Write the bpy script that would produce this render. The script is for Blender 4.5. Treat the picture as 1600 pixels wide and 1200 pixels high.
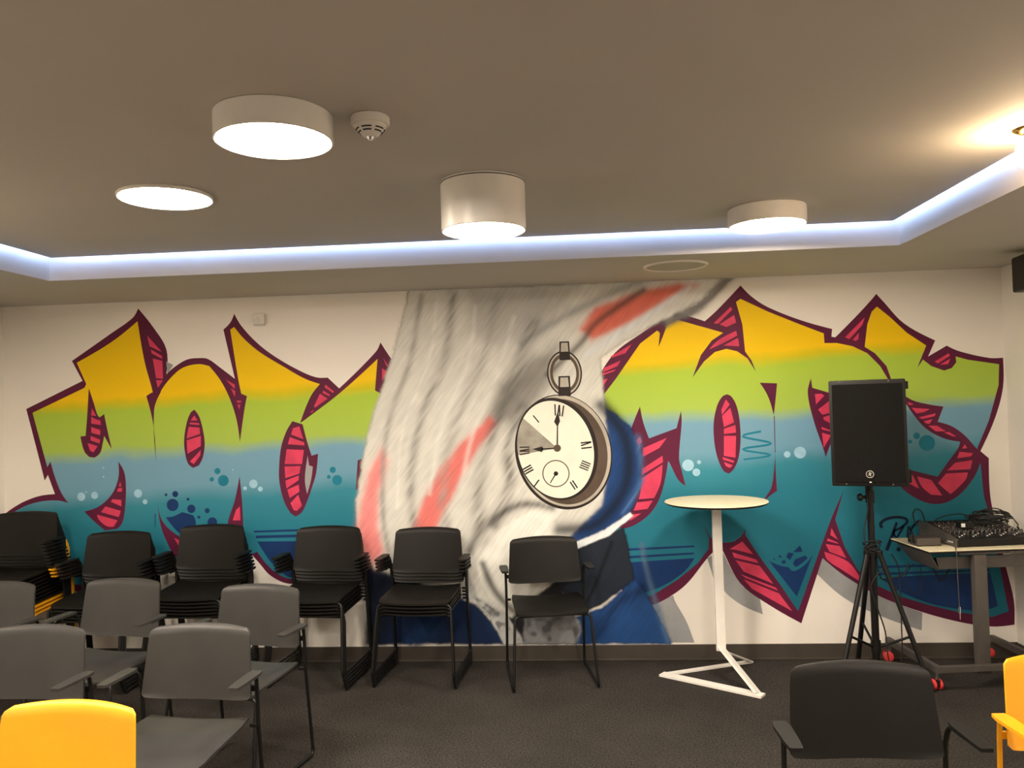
import bpy, bmesh, math, random
import numpy as np
from mathutils import Vector, Matrix
from mathutils.geometry import tessellate_polygon

for o in list(bpy.data.objects):
    bpy.data.objects.remove(o, do_unlink=True)
scene = bpy.context.scene
C = scene.collection
random.seed(7)
PI = math.pi

# ------------------------------------------------------------------ camera
W, C1, C2 = 6.737, 2.481, 2.604          # room width, soffit height, ceiling panel height
TX0, TX1, TY = 0.997, 5.731, -0.963      # edges of the raised tray
YF = -8.4                                # wall behind the photographer
cam_d = bpy.data.cameras.new('camera')
cam = bpy.data.objects.new('camera', cam_d)
C.objects.link(cam)
cr = Vector((0.99680454, 0.07438638, -0.02910987))
cu = Vector((0.03080807, -0.0217847, 0.99928789))
cw = Vector((-0.07369926, 0.99699152, 0.02400679))
m = Matrix((cr, cu, -cw)).transposed().to_4x4()
m.translation = Vector((3.9726, -5.3914, 1.70))
cam.matrix_world = m
cam_d.sensor_width = 36.0
cam_d.lens = 1264.85 / 1600 * 36.0
cam_d.clip_start = 0.05
scene.camera = cam

# ------------------------------------------------------------------ world, exposure
world = bpy.data.worlds.new('world')
scene.world = world
world.use_nodes = True
world.node_tree.nodes['Background'].inputs[0].default_value = (0.5, 0.55, 0.6, 1)
world.node_tree.nodes['Background'].inputs[1].default_value = 0.02
vs = scene.view_settings
vs.view_transform = 'Standard'
vs.look = 'None'
vs.gamma = 1.0
vs.use_curve_mapping = False
vs.exposure = 0.0
LAMP = 138.0                             # radiance of the lamp diffusers
LAMP_COL = (1.0, 0.865, 0.705)
LED = 68.0
GLOBE = 130.0

# ------------------------------------------------------------------ materials
def lin(c):
    c = c / 255.0
    return c / 12.92 if c <= 0.04045 else ((c + 0.055) / 1.055) ** 2.4
ILL = (0.92, 0.79, 0.63)                 # colour of the room light on a white card
def alb(r, g, b, k=1.0):
    return tuple(min(0.92, max(0.004, k * lin(c) / i)) for c, i in zip((r, g, b), ILL))

MATS = {}
def mat(name, col, rough=0.6, metal=0.0, var=0.06, scale=18.0, bump=0.0, bscale=300.0, spec=0.5, emit=None, estr=0.0, coat=0.0):
    """procedural principled material: base colour broken up by a noise, optional fine bump"""
    if name in MATS:
        return MATS[name]
    mt = bpy.data.materials.new(name)
    mt.use_nodes = True
    nt = mt.node_tree
    b = nt.nodes['Principled BSDF']
    tc = nt.nodes.new('ShaderNodeTexCoord')
    nz = nt.nodes.new('ShaderNodeTexNoise')
    nz.inputs['Scale'].default_value = scale
    nz.inputs['Detail'].default_value = 4
    nt.links.new(tc.outputs['Object'], nz.inputs['Vector'])
    rp = nt.nodes.new('ShaderNodeValToRGB')
    rp.color_ramp.elements[0].position = 0.3
    rp.color_ramp.elements[1].position = 0.7
    rp.color_ramp.elements[0].color = tuple(max(0, c * (1 - var)) for c in col) + (1,)
    rp.color_ramp.elements[1].color = tuple(min(1, c * (1 + var)) for c in col) + (1,)
    nt.links.new(nz.outputs['Fac'], rp.inputs['Fac'])
    nt.links.new(rp.outputs['Color'], b.inputs['Base Color'])
    b.inputs['Roughness'].default_value = rough
    b.inputs['Metallic'].default_value = metal
    b.inputs['Specular IOR Level'].default_value = spec
    b.inputs['Coat Weight'].default_value = coat
    if bump:
        n2 = nt.nodes.new('ShaderNodeTexNoise')
        n2.inputs['Scale'].default_value = bscale
        n2.inputs['Detail'].default_value = 3
        nt.links.new(tc.outputs['Object'], n2.inputs['Vector'])
        bp = nt.nodes.new('ShaderNodeBump')
        bp.inputs['Strength'].default_value = bump
        bp.inputs['Distance'].default_value = 0.004
        nt.links.new(n2.outputs['Fac'], bp.inputs['Height'])
        nt.links.new(bp.outputs['Normal'], b.inputs['Normal'])
    if emit:
        b.inputs['Emission Color'].default_value = emit + (1,)
        b.inputs['Emission Strength'].default_value = estr
    MATS[name] = mt
    return mt

WALLW = mat('white wall paint', (0.86, 0.82, 0.76), 0.75, var=0.02, scale=2.5, bump=0.12, bscale=180)
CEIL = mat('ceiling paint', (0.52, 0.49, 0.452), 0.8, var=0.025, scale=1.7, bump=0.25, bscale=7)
CARPET = mat('charcoal carpet', (0.0345, 0.0305, 0.027), 0.95, var=0.75, scale=110, bump=0.9, bscale=240, spec=0.15)
def carpet_nodes():
    nt = CARPET.node_tree
    rp = [n for n in nt.nodes if n.type == 'VALTORGB'][0]
    tc = [n for n in nt.nodes if n.type == 'TEX_COORD'][0]
    b = nt.nodes['Principled BSDF']
    big = nt.nodes.new('ShaderNodeTexNoise'); big.inputs['Scale'].default_value = 1.6; big.inputs['Detail'].default_value = 6; big.inputs['Roughness'].default_value = 0.7
    nt.links.new(tc.outputs['Object'], big.inputs['Vector'])
    mr = nt.nodes.new('ShaderNodeMapRange')
    mr.inputs['From Min'].default_value = 0.3; mr.inputs['From Max'].default_value = 0.7
    mr.inputs['To Min'].default_value = 0.78; mr.inputs['To Max'].default_value = 1.25
    nt.links.new(big.outputs['Fac'], mr.inputs['Value'])
    mx = nt.nodes.new('ShaderNodeVectorMath'); mx.operation = 'SCALE'
    nt.links.new(rp.outputs['Color'], mx.inputs[0]); nt.links.new(mr.outputs[0], mx.inputs['Scale'])
    nt.links.new(mx.outputs[0], b.inputs['Base Color'])
carpet_nodes()
BASEB = mat('brown vinyl skirting', (0.056, 0.046, 0.037), 0.45, var=0.06, scale=9)
BLACKP = mat('charcoal moulded plastic', (0.0062, 0.0055, 0.0048), 0.48, var=0.18, scale=6, bump=0.12, bscale=900, spec=0.26)
GREYP = mat('dark grey moulded plastic', (0.030, 0.0292, 0.028), 0.40, var=0.14, scale=6, bump=0.12, bscale=900)
YELLOWP = mat('yellow moulded plastic', (0.84, 0.385, 0.008), 0.42, var=0.03, scale=5, bump=0.10, bscale=900)
BLACKT = mat('black powder coated tube', (0.005, 0.005, 0.0048), 0.42, var=0.1, spec=0.35)
YELLOWT = mat('yellow powder coated tube', (0.75, 0.33, 0.01), 0.4, var=0.04)
BLACKM = mat('black plastic', (0.0045, 0.0042, 0.004), 0.5, var=0.1, spec=0.35)
RUBBER = mat('black rubber', (0.007, 0.007, 0.007), 0.7, var=0.1)
WHITEM = mat('white powder coated steel', (0.80, 0.77, 0.72), 0.4, var=0.02)
CREAM = mat('cream laminate', (0.80, 0.72, 0.50), 0.35, var=0.02)
SHELL = mat('white lamp housing', (0.80, 0.77, 0.72), 0.28, var=0.02, coat=0.3)
GREYM = mat('anthracite steel', (0.085, 0.075, 0.067), 0.45, var=0.08, metal=0.2)
RED = mat('coral red castor tread', (0.72, 0.045, 0.050), 0.45, var=0.05)
SILVER = mat('bright nickel', (0.75, 0.74, 0.72), 0.22, metal=1.0, var=0.03)
BRASS = mat('polished brass', (0.80, 0.52, 0.16), 0.2, metal=1.0, var=0.04)
OFFW = mat('off white plastic', (0.74, 0.71, 0.66), 0.45, var=0.02)
WHITEP = mat('white paper label', (0.8, 0.8, 0.78), 0.6, var=0.02)
DARKSLOT = mat('dark slot', (0.02, 0.02, 0.02), 0.8)
GRILLE = mat('black perforated steel grille', (0.004, 0.0035, 0.003), 0.6, var=0.5, scale=320, bump=0.8, bscale=330, spec=0.15)
VENTM = mat('grey vent gauze', (0.42, 0.41, 0.38), 0.7, var=0.12, scale=200)
DIFF = mat('lamp diffuser', (0.9, 0.88, 0.84), 0.5, var=0.0, emit=LAMP_COL, estr=LAMP)
LEDM = mat('cool led strip', (0.8, 0.85, 0.95), 0.5, var=0.0, emit=(0.36, 0.54, 1.0), estr=LED)
GLASS = mat('lit opal glass', (0.95, 0.9, 0.8), 0.3, var=0.0, emit=(1.0, 0.72, 0.42), estr=GLOBE)

# ------------------------------------------------------------------ mesh helpers
def fillet(pts, r, n=5):
    pts = [Vector(p) for p in pts]
    out = [pts[0]]
    for i in range(1, len(pts) - 1):
        p = pts[i]
        a = pts[i - 1] - p
        b = pts[i + 1] - p
        rr = min(r, a.length * 0.45, b.length * 0.45)
        p0 = p + a.normalized() * rr
        p2 = p + b.normalized() * rr
        for k in range(n + 1):
            t = k / n
            out.append(p0 * (1 - t) ** 2 + p * 2 * t * (1 - t) + p2 * t * t)
    out.append(pts[-1])
    return out

class MB:
    def __init__(self):
        self.v = []
        self.f = []
    def add(self, v, f):
        b = len(self.v)
        self.v += [tuple(x) for x in v]
        self.f += [tuple(i + b for i in q) for q in f]
        return self
    def box(self, c, s, rz=0.0, bev=0.0):
        bm = bmesh.new()
        bmesh.ops.create_cube(bm, size=1.0)
        bmesh.ops.scale(bm, vec=s, verts=bm.verts)
        if bev:
            bmesh.ops.bevel(bm, geom=list(bm.edges), offset=bev, segments=2, affect='EDGES', profile=0.6)
        M = Matrix.Translation(c) @ Matrix.Rotation(rz, 4, 'Z')
        bmesh.ops.transform(bm, matrix=M, verts=bm.verts)
        bm.verts.index_update()
        self.add([v.co[:] for v in bm.verts], [[v.index for v in f.verts] for f in bm.faces])
        bm.free()
        return self
    def tube(self, pts, r, seg=8, cap=True, r1=None):
        pts = [Vector(p) for p in pts]
        n = len(pts)
        v, f = [], []
        t0 = (pts[1] - pts[0]).normalized()
        ref = Vector((0, 0, 1)) if abs(t0.z) < 0.9 else Vector((1, 0, 0))
        nx = t0.cross(ref).normalized()
        for i, p in enumerate(pts):
            if i == 0: t = t0
            elif i == n - 1: t = (pts[i] - pts[i - 1]).normalized()
            else: t = ((pts[i + 1] - p).normalized() + (p - pts[i - 1]).normalized())
            if t.length < 1e-6: t = t0
            t.normalize()
            nx = (nx - t * nx.dot(t))
            if nx.length < 1e-6: nx = t.orthogonal()
            nx.normalize()
            ny = t.cross(nx)
            rr = r if r1 is None else r + (r1 - r) * i / (n - 1)
            for k in range(seg):
                a = 2 * PI * k / seg
                v.append(p + nx * (rr * math.cos(a)) + ny * (rr * math.sin(a)))
        for i in range(n - 1):
            for k in range(seg):
                k2 = (k + 1) % seg
                f.append((i * seg + k, i * seg + k2, (i + 1) * seg + k2, (i + 1) * seg + k))
        if cap:
            f.append(tuple(reversed(range(seg))))
            f.append(tuple(range((n - 1) * seg, n * seg)))
        return self.add(v, f)
    def lathe(self, prof, c=(0, 0, 0), seg=40, M=None, cap=True):
        v, f = [], []
        n = len(prof)
        for (r, z) in prof:
            for k in range(seg):
                a = 2 * PI * k / seg
                p = Vector((r * math.cos(a), r * math.sin(a), z))
                if M: p = M @ p
                v.append(p + Vector(c))
        for i in range(n - 1):
            for k in range(seg):
                k2 = (k + 1) % seg
                f.append((i * seg + k, i * seg + k2, (i + 1) * seg + k2, (i + 1) * seg + k))
        if cap and prof[0][0] > 1e-5: f.append(tuple(reversed(range(seg))))
        if cap and prof[-1][0] > 1e-5: f.append(tuple(range((n - 1) * seg, n * seg)))
        return self.add(v, f)
    def strip(self, pts, width, thick, up=(0, 0, 1)):
        """flat bar along a polyline, its broad face towards up"""
        pts = [Vector(p) for p in pts]
        up = Vector(up)
        v, f = [], []
        for i, p in enumerate(pts):
            t = (pts[min(i + 1, len(pts) - 1)] - pts[max(i - 1, 0)]).normalized()
            s = t.cross(up).normalized()
            n = s.cross(t).normalized()
            for a, b in ((-1, -1), (1, -1), (1, 1), (-1, 1)):
                v.append(p + s * (a * width / 2) + n * (b * thick / 2))
        for i in range(len(pts) - 1):
            for k in range(4):
                k2 = (k + 1) % 4
                f.append((i * 4 + k, i * 4 + k2, i * 4 + 4 + k2, i * 4 + 4 + k))
        f += [(3, 2, 1, 0), tuple(range(len(v) - 4, len(v)))]
        return self.add(v, f)
    def prism(self, poly, z0, z1):
        n = len(poly)
        v = [(x, y, z0) for x, y in poly] + [(x, y, z1) for x, y in poly]
        f = [tuple(reversed(range(n))), tuple(range(n, 2 * n))]
        f += [(i, (i + 1) % n, n + (i + 1) % n, n + i) for i in range(n)]
        return self.add(v, f)
    def build(self, name, material, parent=None, smooth=True, angle=35):
        me = bpy.data.meshes.new(name)
        me.from_pydata(self.v, [], self.f)
        me.update()
        bm = bmesh.new()
        bm.from_mesh(me)
        bmesh.ops.recalc_face_normals(bm, faces=bm.faces)
        bm.to_mesh(me)
        bm.free()
        if smooth:
            me.polygons.foreach_set('use_smooth', [True] * len(me.polygons))
            try: me.set_sharp_from_angle(angle=math.radians(angle))
            except Exception: pass
        me.materials.append(material)
        o = bpy.data.objects.new(name, me)
        C.objects.link(o)
        if parent: o.parent = parent
        return o

def tag(o, label=None, cat=None, group=None, kind=None):
    if label: o['label'] = label
    if cat: o['category'] = cat
    if group: o['group'] = group
    if kind: o['kind'] = kind
    return o
def thing(name, label, cat, loc=(0, 0, 0), rz=0.0, group=None):
    o = bpy.data.objects.new(name, None)
    o.empty_display_size = 0.1
    C.objects.link(o)
    o.location = loc
    o.rotation_euler = (0, 0, rz)
    return tag(o, label, cat, group)
def copy_tree(o, parent=None):
    c = o.copy()
    C.objects.link(c)
    c.parent = parent
    for ch in list(o.children):
        copy_tree(ch, c)
    return c
def struct(name):
    o = bpy.data.objects.new(name, None)
    C.objects.link(o)
    return tag(o, kind='structure')
def soften(p, limit=38.0, n=5):
    """round the gentle bends of an outline, keep its sharp corners"""
    N = len(p)
    if N < 5: return p
    def turn(i):
        ax, ay = p[i][0] - p[i - 1][0], p[i][1] - p[i - 1][1]
        bx, by = p[(i + 1) % N][0] - p[i][0], p[(i + 1) % N][1] - p[i][1]
        return abs(math.degrees(math.atan2(ax * by - ay * bx, ax * bx + ay * by)))
    sharp = [turn(i) > limit for i in range(N)]
    out = []
    for i in range(N):
        a, b = p[i], p[(i + 1) % N]
        d = math.hypot(b[0] - a[0], b[1] - a[1])
        def tan(j):
            if sharp[j]: return None
            q, r = p[j - 1], p[(j + 1) % N]
            l = math.hypot(r[0] - q[0], r[1] - q[1]) or 1
            return ((r[0] - q[0]) / l * d, (r[1] - q[1]) / l * d)
        t0, t1 = tan(i), tan((i + 1) % N)
        ch = (b[0] - a[0], b[1] - a[1])
        if t0 is None and t1 is None:
            out.append(a); continue
        t0 = t0 or tuple(1.5 * c - 0.5 * t for c, t in zip(ch, t1))
        t1 = t1 or tuple(1.5 * c - 0.5 * t for c, t in zip(ch, t0))
        for k in range(n):
            s = k / n
            h1, h2, h3, h4 = 2 * s ** 3 - 3 * s * s + 1, s ** 3 - 2 * s * s + s, -2 * s ** 3 + 3 * s * s, s ** 3 - s * s
            out.append((h1 * a[0] + h2 * t0[0] + h3 * b[0] + h4 * t1[0], h1 * a[1] + h2 * t0[1] + h3 * b[1] + h4 * t1[1]))
    return out
def paint(name, polys, material, y, parent):
    """flat painted shapes on the back wall; polygons in millimetres (x, z)"""
    v, f = [], []
    for p in polys:
        if len(p) < 70: p = soften(p)
        pts = [Vector((a / 1000, b / 1000, 0)) for a, b in p]
        b0 = len(v)
        v += [(q.x, y, q.y) for q in pts]
        for t in tessellate_polygon([pts]):
            f.append(tuple(b0 + i for i in t))
    me = bpy.data.meshes.new(name)
    me.from_pydata(v, [], f)
    me.update()
    bm = bmesh.new(); bm.from_mesh(me)
    for fc in bm.faces:
        fc.normal_update()
        if fc.normal.y > 0: fc.normal_flip()
    bm.to_mesh(me); bm.free()
    me.materials.append(material)
    o = bpy.data.objects.new(name, me)
    C.objects.link(o)
    o.parent = parent
    return o
def ell(cx, cz, rx, rz, tilt=0.0, n=40, a0=0.0, a1=2 * PI):
    out = []
    for k in range(n if a1 - a0 > 6.28 else n + 1):
        a = a0 + (a1 - a0) * k / n
        x, z = rx * math.cos(a), rz * math.sin(a)
        out.append((cx + x * math.cos(tilt) - z * math.sin(tilt), cz + x * math.sin(tilt) + z * math.cos(tilt)))
    return out
def stroke(pts, w0, w1=None, taper=False):
    """polygon around a polyline in millimetres"""
    w1 = w0 if w1 is None else w1
    L, R = [], []
    n = len(pts)
    for i, (x, z) in enumerate(pts):
        a = pts[max(i - 1, 0)]; b = pts[min(i + 1, n - 1)]
        dx, dz = b[0] - a[0], b[1] - a[1]
        d = math.hypot(dx, dz) or 1
        w = (w0 + (w1 - w0) * i / max(1, n - 1)) / 2
        L.append((x - dz / d * w, z + dx / d * w))
        R.append((x + dz / d * w, z - dx / d * w))
    return L + R[::-1]
def smooth_line(pts, n=6):
    out = []
    for i in range(len(pts) - 1):
        p0 = pts[max(i - 1, 0)]; p1 = pts[i]; p2 = pts[i + 1]; p3 = pts[min(i + 2, len(pts) - 1)]
        for k in range(n):
            t = k / n
            out.append(tuple(0.5 * (2 * b + (c - a) * t + (2 * a - 5 * b + 4 * c - d) * t * t + (3 * b - a - 3 * c + d) * t ** 3)
                             for a, b, c, d in zip(p0, p1, p2, p3)))
    out.append(tuple(pts[-1]))
    return out

# ================================================================== the setting
fl = MB().box((W / 2, YF / 2, -0.05), (W + 0.4, -YF + 0.4, 0.1)).build('floor', CARPET, smooth=False); tag(fl, kind='structure')
for nm, c, s in (('wall_back', (W / 2, 0.06, 1.4), (W + 0.24, 0.12, 2.8)),
                 ('wall_left', (-0.06, YF / 2, 1.4), (0.12, -YF, 2.8)),
                 ('wall_right', (W + 0.06, YF / 2, 1.4), (0.12, -YF, 2.8)),
                 ('wall_front', (W / 2, YF - 0.06, 1.4), (W + 0.24, 0.12, 2.8))):
    tag(MB().box(c, s).build(nm, WALLW, smooth=False), kind='structure')
for nm, c, s, lip in (('baseboard_back', (W / 2, -0.006, 0.048), (W, 0.012, 0.096), ((W / 2, -0.016, 0.005), (W, 0.02, 0.010))),
                      ('baseboard_left', (0.006, YF / 2, 0.048), (0.012, -YF - 0.06, 0.096), ((0.014, YF / 2, 0.005), (0.016, -YF - 0.08, 0.010))),
                      ('baseboard_right', (W - 0.006, YF / 2, 0.048), (0.012, -YF - 0.06, 0.096), ((W - 0.014, YF / 2, 0.005), (0.016, -YF - 0.08, 0.010)))):
    b = MB().box(c, s, bev=0.002).box(*lip, bev=0.003)
    tag(b.build(nm, BASEB, smooth=False), kind='structure')
ceil = struct('ceiling')
g = 0.045
YB = YF + 0.9
MB().box(((TX0 + TX1) / 2, (TY + YB) / 2, C2 + 0.0125), (TX1 - TX0 - 2 * g, TY - YB - 2 * g, 0.025)).build('ceiling_panel', CEIL, ceil, smooth=False)
ZT = 2.78
MB().box((W / 2, TY / 2, (C1 + ZT) / 2), (W, -TY, ZT - C1)).build('soffit', CEIL, ceil, smooth=False)
MB().box((TX0 / 2, (TY + YB) / 2, (C1 + ZT) / 2), (TX0, TY - YB, ZT - C1)).build('soffit', CEIL, ceil, smooth=False)
MB().box(((TX1 + W) / 2, (TY + YB) / 2, (C1 + ZT) / 2), (W - TX1, TY - YB, ZT - C1)).build('soffit', CEIL, ceil, smooth=False)
MB().box((W / 2, (YB + YF) / 2, (C1 + ZT) / 2), (W, YB - YF, ZT - C1)).build('soffit', CEIL, ceil, smooth=False)
MB().box((W / 2, YF / 2, ZT + 0.02), (W, -YF, 0.04)).build('slab', CEIL, ceil, smooth=False)
led = thing('led_strip', 'cool white cove light strip hidden above the ceiling panel edge', 'light strip', (0, 0, C2 + 0.025))
zl = 0.006
for c, s in ((((TX0 + TX1) / 2, TY - g - 0.0062, zl), (TX1 - TX0 - 2 * g - 0.002, 0.012, 0.012)),
             ((TX0 + g + 0.0062, (TY + YB) / 2, zl), (0.012, TY - YB - 2 * g - 0.026, 0.012)),
             ((TX1 - g - 0.0062, (TY + YB) / 2, zl), (0.012, TY - YB - 2 * g - 0.026, 0.012))):
    MB().box(c, s).build('led_run', LEDM, led, smooth=False)

# ------------------------------------------------------------------ mural outlines on the back wall, millimetres (x, z)
outL = [(167,1760),(581,1944),(506,2085),(800,2271),(949,2368),(992,2433),(1100,2296),(1189,2142),(1185,1970),(1241,2017),(1333,2067),(1416,2075),(1484,2066),(1573,2001),(1671,1924),(1597,2265),(1647,2312),(1676,2372),(1724,2287),(1825,2173),(1935,2082),(2090,1985),(2231,1919),(2320,1912),(2398,1836),(2655,2075),(2690,2139),(2781,1997),(2904,1850),(2868,512),(2034,522),(1967,536),(1879,589),(1823,655),(1770,716),(1475,560),(1168,629),(882,480),(560,483),(236,531),(-6,601),(0,1032),(43,1063),(138,1114),(255,1152),(367,1163),(318,1297),(294,1258),(237,1486)]
fillL = [(213,1732),(594,1895),(608,1921),(541,2071),(799,2209),(986,2345),(1031,2063),(1087,1845),(1094,1743),(1147,1860),(1231,1959),(1310,2014),(1415,2033),(1492,2017),(1571,1914),(1636,1780),(1678,1638),(1697,1489),(1734,1711),(1754,1803),(1714,1821),(1693,1932),(1646,2263),(1674,2280),(1744,2194),(1855,2098),(2001,2005),(2155,1913),(2265,1870),(2197,1785),(2121,1609),(2148,1625),(2397,1801),(2667,2027),(2644,1815),(2877,1679),(2847,546),(2048,552),(1968,575),(1902,619),(1846,680),(1802,742),(1476,625),(1169,673),(883,528),(561,532),(237,576),(23,645),(28,1018),(137,1079),(255,1112),(385,1118),(464,1099),(414,1171),(369,1283),(339,1390),(315,1351),(279,1485)]
outR = [(4149,1855),(4260,2012),(4432,2134),(4628,2254),(4666,2265),(4856,2203),(4937,2272),(5095,2430),(5167,2351),(5267,2280),(5468,2189),(5669,2123),(5663,2073),(5687,2068),(5821,2197),(5918,2297),(5956,2341),(5998,2290),(6121,2144),(6312,2026),(6264,1924),(6382,1990),(6463,1950),(6639,1903),(6726,1901),(6718,1712),(6663,1522),(6563,1308),(6612,1262),(6609,1074),(6619,952),(6689,565),(6727,362),(6725,205),(6588,194),(6393,224),(6147,295),(5904,392),(5689,526),(5553,643),(5404,225),(5197,350),(5027,485),(4923,694),(4908,735),(4827,662),(4690,497),(4584,415),(4457,354),(4311,335),(4100,967),(4103,1729)]
fillR = [(4153,1706),(4263,1842),(4430,2070),(4559,2163),(4624,2237),(4973,2123),(4897,2075),(4823,1981),(4764,1835),(4842,1938),(4915,1999),(4990,2017),(5059,1998),(5123,1950),(5174,1860),(5148,1936),(5109,1996),(5098,2173),(5062,2322),(5092,2342),(5266,2251),(5467,2160),(5615,2096),(5617,2033),(5694,2031),(5794,2006),(5885,1958),(5962,1872),(6007,1788),(6003,1705),(6023,1705),(6027,1787),(6002,1871),(5933,1956),(5870,2000),(5892,2144),(5923,2226),(5957,2258),(6034,2189),(6138,2081),(6255,1995),(6228,1934),(6193,1852),(6231,1905),(6281,1862),(6359,1830),(6408,1845),(6437,1881),(6434,1919),(6509,1895),(6700,1860),(6691,1726),(6622,1502),(6544,1329),(6560,1226),(6571,1022),(6588,952),(6650,574),(6693,290),(6590,254),(6395,285),(6200,335),(6032,390),(5848,482),(5771,565),(5696,710),(5642,888),(5702,1077),(5623,909),(5552,733),(5489,569),(5386,303),(5283,469),(5155,657),(5066,803),(5076,841),(5041,791),(4995,759),(4946,751),(4909,756),(4844,786),(4806,866),(4836,782),(4829,712),(4756,621),(4628,519),(4459,417),(4333,385),(4121,967),(4122,1643)]
darkL = [[(1040,1824),(1087,1849),(1146,1852),(1094,1729),(1100,1368),(1087,1619)],[(626,1890),(661,1786),(683,1710),(701,1687),(734,1709),(751,1619),(785,1464),(731,1558),(722,1518),(702,1443),(659,1409),(623,1414),(586,1455),(560,1558),(597,1561),(609,1677)],[(1381,1721),(1416,1667),(1441,1566),(1449,1478),(1433,1390),(1405,1338),(1364,1322),(1328,1353),(1307,1437),(1304,1525),(1325,1635),(1353,1700)],[(830,1378),(870,1307),(882,1218),(875,1073),(854,963),(817,916),(729,904),(661,958),(579,1039),(686,1072),(780,1154),(828,1264)],[(1690,1258),(1703,1100),(1708,948),(1706,643),(1544,646),(1605,958),(1653,1093)],[(1109,1086),(1129,980),(1187,905),(1299,828),(1367,792),(1364,648),(1229,716),(1154,848),(1120,958)],[(2068,1623),(2139,1600),(2167,1481),(2196,1385),(2241,1397),(2224,1263),(2196,1177),(2158,1078),(2120,1005),(2075,976),(2036,1007),(1993,1094),(1969,1203),(1967,1291),(1984,1442),(2022,1550)],[(2514,1347),(2571,1363),(2648,1253),(2495,1145)]]
pinkL = [[(647,1751),(678,1697),(641,1702)],[(641,1693),(673,1675),(706,1665),(710,1634),(640,1645)],[(640,1622),(704,1599),(704,1563),(639,1582)],[(634,1560),(703,1532),(698,1506),(634,1529)],[(610,1512),(684,1488),(651,1445),(628,1459)],[(1380,1682),(1402,1646),(1352,1647)],[(1347,1634),(1411,1628),(1415,1615),(1347,1621)],[(1338,1604),(1415,1597),(1418,1553),(1322,1525)],[(1322,1512),(1423,1540),(1421,1470),(1325,1419)],[(1342,1366),(1421,1443),(1415,1404),(1369,1348)],[(841,1241),(850,1206),(831,1206)],[(826,1193),(854,1197),(854,1170),(817,1171)],[(784,1119),(848,1113),(847,1069),(770,1102)],[(732,1071),(842,1038),(827,995),(699,1032)],[(671,1015),(818,973),(789,929),(739,935),(684,980)],[(1660,1027),(1688,1053),(1690,957),(1636,958)],[(1218,847),(1290,811),(1343,766),(1275,750)],[(2071,1575),(2116,1587),(2141,1499),(2057,1532)],[(2048,1515),(2145,1478),(2149,1456),(2033,1467)],[(2024,1433),(2144,1425),(2128,1330),(2008,1333)],[(2007,1316),(2119,1317),(2109,1266),(2010,1237)],[(2010,1220),(2104,1253),(2103,1222),(2017,1168)],[(2022,1159),(2103,1192),(2106,1144),(2038,1102)],[(2042,1067),(2097,1123),(2122,1048),(2085,1014),(2063,1019)],[(1053,2244),(1156,2126),(1070,2168)],[(1079,2146),(1156,2099),(1160,2077),(1083,2119)],[(1091,2083),(1160,2064),(1162,1940),(1112,1946)],[(1111,1932),(1162,1931),(1124,1879)],[(1607,1921),(1670,1884),(1669,1853)],[(1642,1859),(1673,1840),(1668,1801)],[(1681,1774),(1713,1773),(1712,1760),(1685,1761)],[(1685,1748),(1708,1747),(1698,1712)],[(2305,1865),(2362,1815),(2353,1807),(2296,1847)],[(2287,1826),(2335,1794),(2326,1786),(2282,1809)],[(2264,1805),(2316,1769),(2226,1710),(2222,1723)],[(2221,1697),(2208,1680),(2190,1676)],[(2707,2034),(2762,1941),(2723,1986)],[(2696,1965),(2735,1938),(2694,1879)]]
navyL = [[(1804,811),(2724,805),(2718,586),(2035,565),(1969,601),(1903,662),(1847,741)],[(1783,885),(2726,899),(2726,882),(1783,872)],[(1796,851),(2725,861),(2724,839),(1795,833)],[(1162,988),(1212,992),(1281,1021),(1357,998),(1374,954),(1369,888),(1300,846),(1233,899)],[(1084,1012),(1091,1012),(1087,920),(1083,920)]]
greyL = [[(2169,1386),(2177,1320),(2203,1311),(2188,1220),(2159,1126),(2147,1200),(2149,1265)],[(1187,2058),(1237,2034),(1194,1974)]]
darkR = [[(4542,2155),(4628,2237),(4587,2128),(4550,2045),(4562,2137)],[(4984,1719),(5012,1702),(5043,1638),(5059,1533),(5059,1407),(5043,1304),(5012,1233),(4978,1201),(4942,1222),(4907,1307),(4890,1412),(4891,1537),(4915,1642),(4950,1703)],[(5196,1788),(5306,1781),(5295,1693),(5278,1573),(5246,1695)],[(5278,1331),(5277,1215),(5281,1082),(5222,1041),(5158,964),(5206,1042),(5245,1103),(5265,1207)],[(4416,1656),(4434,1550),(4468,1444),(4649,1506),(4682,1619),(4684,1543),(4659,1313),(4673,1229),(4695,1128),(4650,1166),(4600,1272),(4588,1293),(4549,1118),(4499,1002),(4422,919),(4315,862),(4223,864),(4274,1132),(4325,1426)],[(5523,1807),(5529,1745),(5693,1690),(5680,1350),(5637,1393),(5597,1294),(5583,1353),(5533,1520),(5499,1708)],[(6072,1707),(6153,1647),(6259,1615),(6346,1600),(6306,1503),(6392,1472),(6469,1412),(6544,1321),(6612,1262),(6560,1238),(6517,1145),(6426,1037),(6325,982),(6226,984),(6129,1031),(6059,1094),(6034,1156),(6072,1209),(6135,1195),(6292,1151),(6359,1243),(6426,1332),(6440,1372),(6342,1395),(6233,1460),(6150,1565)],[(5278,1569),(5283,1568),(5280,1331),(5276,1331)]]
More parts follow.
